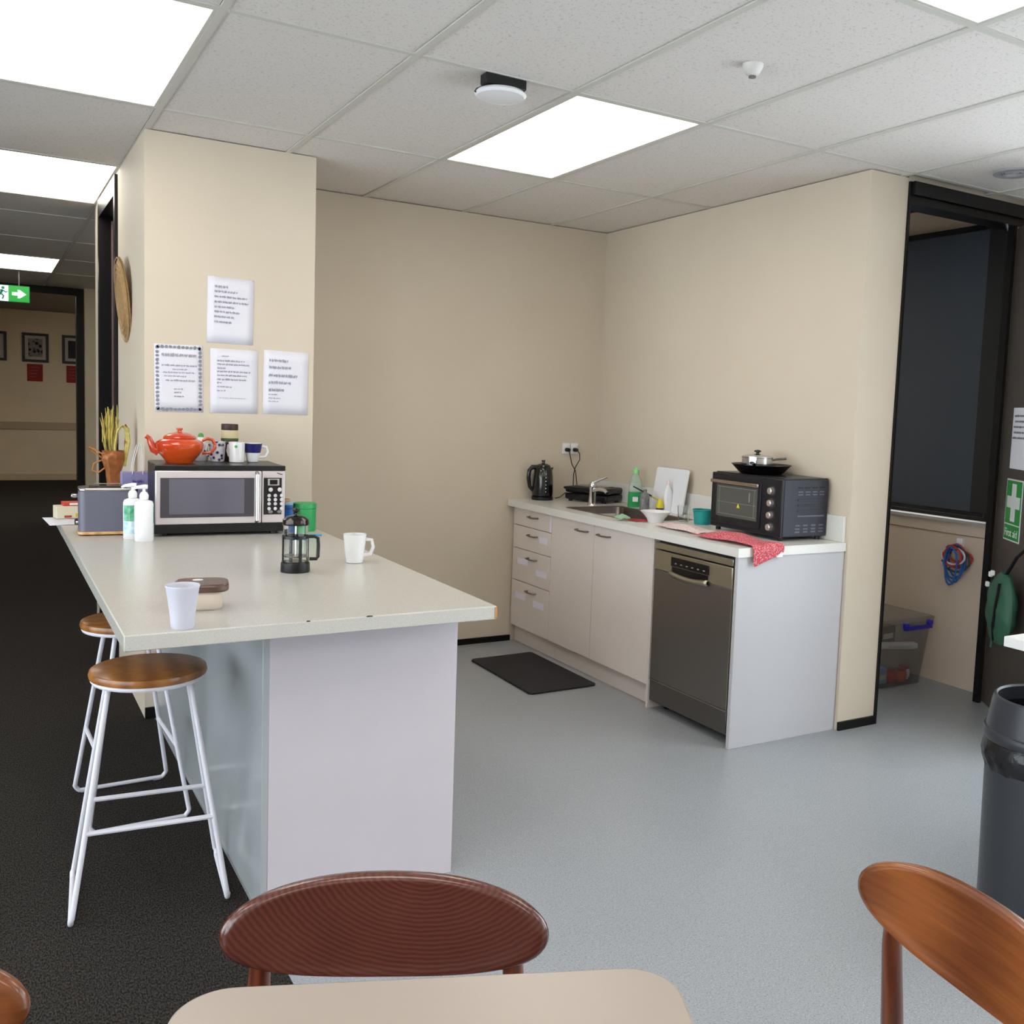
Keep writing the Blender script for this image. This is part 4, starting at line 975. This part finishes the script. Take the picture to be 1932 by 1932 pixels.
for nm, lb, c, dims, pos, rz in (('blue_packet', 'pale blue packet low in the clear storage box', '#7f97b8', (.10, .05, .09), (4.20, 3.59, .012), .1), ('black_pouch', 'black pointed pouch on top in the storage box', '#17171a', (.08, .06, .11), (4.17, 3.66, .31), .5), ('green_packet', 'green packet in the clear storage box', '#2f8a5a', (.10, .06, .10), (4.20, 3.65, .105), .2), ('white_carton', 'white carton slanting in the clear storage box', '#c9c9c6', (.24, .05, .035), (4.32, 3.58, .20), -.35),
                               ('brown_pouch', 'brown pouch in the clear storage box', '#6b5c46', (.15, .08, .10), (4.36, 3.72, .20), .1), ('orange_packet', 'orange packet in the clear storage box', '#c97a2c', (.07, .05, .09), (4.19, 3.70, .215), .4)):
    t2 = thing(nm, lb, 'packet', pos, rz, 'things in the storage box')
    MB().prism(rrect(dims[0], dims[1], .012, 4), 0, dims[2]).build('packet', mat(nm, c, .5), t2, bevel=.01)
    MB().bx(-dims[0]*.3, dims[0]*.3, -dims[1]/2-.001, -dims[1]/2, dims[2]*.3, dims[2]*.6).build('label', mat('packet_label', '#b8b4b0', .6), t2)
for k, (x, y, c, nm) in enumerate(((4.30, 3.60, '#a83a34', 'red'), (4.38, 3.59, '#b8583a', 'orange'), (4.44, 3.62, '#c9bfc6', 'pale'))):
    t2 = thing('small_tub', '%s round tub at bottom of the clear storage box' % nm, 'tub', (x, y, .008), 0, 'things in the storage box')
    MB().lathe([(0, 0), (.025, 0), (.034, .02), (.034, .05), (.028, .062), (0, .064)], n=20).build('tub', mat(nm+'_tub', c, .5), t2)
    MB().lathe([(.029, .06), (.03, .07), (0, .072)], n=20).build('lid', mat('tub_lid', '#8a3a34', .5), t2)

# ------------------------------------------------------------------ door leaf: signs, hanging bag
t = thing('door_notice', 'white paper notice on the dark door above first aid sign', 'notice'); t.matrix_world = LM @ Matrix.Translation((.262, -.0185, 1.398))
MB().bx(-.105, .105, -.001, 0, -.15, .15).build('sheet', M_paper, t)
mb = MB()
for k, (a, w_) in enumerate(((-.085, .15), (-.075, .13), (-.09, .16), (-.085, .14), (-.095, .17))): ink(mb, a, .115-.027*k, [w_], .01, .011, -.001, 70+k)
mb.build('handwriting', M_inkd, t)['kind'] = 'stuff'
t = thing('first_aid_sign', 'green first aid sign with white cross on the dark door', 'sign'); t.matrix_world = LM @ Matrix.Translation((.255, -.0185, 1.045))
M_fg = mat('first_aid_green', '#1c8a3a', .4); M_fw = mat('first_aid_white', '#d6d8d6', .45)
MB().bx(-.11, .11, -.002, 0, -.152, .152).build('plate', M_fw, t)
MB().bx(-.103, .103, -.0028, -.002, -.068, .145).build('green_field', M_fg, t)
MB().bx(-.103, .103, -.0028, -.002, -.145, -.074).build('green_band', M_fg, t)
MB().prism([(-.03, -.055), (.03, -.055), (.03, .01), (.088, .01), (.088, .068), (.03, .068), (.03, .13), (-.03, .13), (-.03, .068), (-.088, .068), (-.088, .01), (-.03, .01)], -.0036, -.0028, 'Y').build('cross', M_fw, t)
vs, fs = text_mesh('First aid', .055)
MB(Matrix.Translation((-.094, -.0034, -.13)) @ Matrix.Rotation(PI/2, 4, 'X')).add(vs, fs).build('lettering', M_fw, t)
t = thing('green_bag', 'dark green zipped bag hanging on the dark door', 'bag'); t.matrix_world = LM @ Matrix.Translation((.36, -.085, .42)) @ Matrix.Rotation(math.radians(10), 4, 'Y')
M_bag = mat('green_nylon', '#2f5a46', .6, bump=(60, .3))
rows = []
for i in range(15):
    v = i/14; z = .34*v; w_ = .155*math.sin(PI*min(1, max(.0, .08+v*.9)))**.55; d = .055*math.sin(PI*min(1, .1+v*.85))**.6
    rows.append([(w_*math.cos(a)+.02*math.sin(v*7+a*3)*.25, d*math.sin(a)*(1+.12*math.sin(v*19+a*2)), z) for a in [2*PI*q/28 for q in range(28)]])
rows = [r+[r[0]] for r in rows]
mb = MB(); mb.strip(rows); mb.add(rows[0][:-1], [tuple(range(28))[::-1]]); mb.add(rows[-1][:-1], [tuple(range(28))]); mb.build('bag_body', M_bag, t, sub=1, ang=80)
MB().tube([(.035, -.030, .012), (.065, -.052, .10), (.075, -.056, .20), (.06, -.045, .31)], .008, 6, flat=.5).build('zip', M_blackpl, t)
MB().tube([(.0, -.0, .33), (.08, .01, .45), (.20, .03, .56), (.40, .04, .62)], .010, 8, flat=.5).build('strap', mat('black_webbing', '#101113', .7), t)
for k, (x, z) in enumerate(((-.10, .30), (-.075, .315), (-.125, .24))): MB().bx(x-.012, x+.008, -.045, -.028, z-.012, z+.012).build('white_tag', M_whitepl, t, bevel=.003)
MB().tube([(.02, -.03, .01), (.02, -.032, -.03)], .005, 6).build('zip_pull', M_bag, t)

# ------------------------------------------------------------------ bin
t = thing('rubbish_bin', 'dark grey cylindrical rubbish bin with black liner at right edge', 'bin', (2.640, 1.615, 0))
M_bin = mat('bin_grey', '#2e3036', .35, spec=.5)
MB().lathe([(0, 0), (.155, 0), (.165, .008), (.172, .46), (.172, .52)], n=48).build('body', M_bin, t)
MB().lathe([(.181, .55), (.184, .555), (.184, .573), (.181, .579), (.176, .581), (.165, .65), (.160, .672), (.153, .676), (.149, .67), (.155, .65), (.166, .575)], n=48, close=False).build('rim', M_bin, t)
rows = []; rn = random.Random(2); nn = 64
for (r, z, a_) in ((.170, .557, .002), (.180, .535, .004), (.184, .505, .006), (.179, .485, .006), (.174, .465, .003)):
    rows.append([((r+a_*math.sin(q*2.4+z*90)*.6+rn.uniform(-1, 1)*a_*.6)*math.cos(2*PI*q/nn), (r+a_*math.sin(q*2.4+z*90)*.6+rn.uniform(-1, 1)*a_*.6)*math.sin(2*PI*q/nn), z+rn.uniform(-.006, .006)) for q in range(nn)])
rows = [r+[r[0]] for r in rows]
MB().strip(rows).build('liner', mat('black_bin_liner', '#141417', .25, bump=(60, .5)), t, ang=80)
MB().lathe([(.152, .63), (.15, .10), (0, .10)], n=40, close=False).build('liner_inside', MATS['black_bin_liner'], t)
# ------------------------------------------------------------------ desk at right
t = thing('white_desk', 'white desk corner at right edge in front of the dark door', 'desk', (2.98, 2.02, 0))
MB().bx(0, .72, -1.5, 0, .705, .74).build('desk_top', mat('desk_white', '#e2e2e0', .35), t, bevel=.002)
for x, y in ((.16, -.12), (.66, -.12), (.16, -1.4), (.66, -1.4)): MB().bx(x-.02, x+.02, y-.02, y+.02, 0, .705).build('leg', M_handle, t)

# ================================================================== TABLE AND CHAIRS
TA = math.radians(-23)
t = thing('table', 'beige laminate table with rounded corners at bottom edge', 'table', (.322, .708, 0), TA)
MB().prism(rrect(.61, .80, .065, 10), .712, .74).build('table_top', mat('beige_laminate', '#a69a8f', .3, spec=.45), t, bevel=.004)
MB().cyl((0, 0, .012), .035, .70, 20).build('column', M_handle, t)
MB().lathe([(0, 0), (.19, 0), (.19, .006), (.05, .016), (0, .016)], n=36).build('foot_plate', M_handle, t)
M_w1 = wood('dark_walnut_rings', '#4a241e', '#633529', 34, .22, True, (1, 1, 1.4), 2.2, (-.05, 0, -1.12), .5)
M_w2 = wood('warm_walnut', '#5e3018', '#8f5227', 2.5, .25, False, (.5, 3, 16), 1.5, (0, 0, 0), .5)
M_w3 = wood('walnut_post', '#4a2114', '#7a3f24', 3, .3, False, (6, 6, 1), 3, (0, 0, 0), .4)
def chair(loc, rz, label, m):
    """local: backrest at y=0 facing -y (seat towards -y)"""
    t = thing('dining_chair', label, 'chair', loc, rz, 'wooden chairs around the table')
    Wd, Hd, zc = .468, .148, .696
    prof = [(0, .0115), (.30, .0115), (.60, .0115), (.84, .0118), (.90, .013), (.95, .0125), (.985, .008), (1.0, 0), (.985, -.008), (.94, -.0115), (.6, -.0125), (.3, -.0125), (0, -.0125)]
    nn = 64; rows = []
    for r, d in prof:
        row = []
        for k in range(nn):
            a = 2*PI*k/nn
            c, s_ = math.cos(a), math.sin(a)
            x = math.copysign(abs(c)**.86, c)*r*Wd/2
            z = math.copysign(abs(s_)**.92, s_)*r*Hd/2
            z += .004*(1-(2*x/Wd)**2)      # gently arched
            bend = -.028*(2*x/Wd)**2
            row.append((x, bend-d+.10*z, zc+z))
        rows.append(row+[row[0]])
    br = MB().strip(rows).build('backrest', m, t, ang=50)
    MB().lathe([(0, .43), (.17, .43), (.205, .436), (.215, .448), (.205, .458), (.14, .456), (0, .45)], (0, -.19, 0), 40, sx=1.0, sy=.92).build('seat', m, t)
    for sx in (-1, 1):
        MB().tube([(sx*.195, .085, 0), (sx*.193, .055, .30), (sx*.190, .022, .45), (sx*.186, .006, .60), (sx*.18, .0, .70)], [.012, .016, .019, .0165, .013], 12).build('rear_leg', M_w3, t)
        MB().tube([(sx*.175, -.345, 0), (sx*.165, -.33, .25), (sx*.15, -.31, .435)], [.012, .016, .019], 12).build('front_leg', M_w3, t)
        MB().tube([(sx*.17, -.335, .24), (sx*.193, .058, .26)], .009, 8).build('side_stretcher', M_w3, t)
    MB().tube([(-.19, .028, .415), (.19, .028, .415)], .012, 8).build('rear_rail', M_w3, t)
    return t
chair((.497, 1.29, 0), math.radians(-27), 'dark brown wooden chair with ringed grain behind the beige table', M_w1)
chair((1.232, .835, 0), math.radians(-99), 'orange-brown wooden chair at right edge with one post showing', M_w2)
chair((-.186, 1.38, 0), math.radians(-8), 'wooden chair cut off at bottom left corner', M_w2)
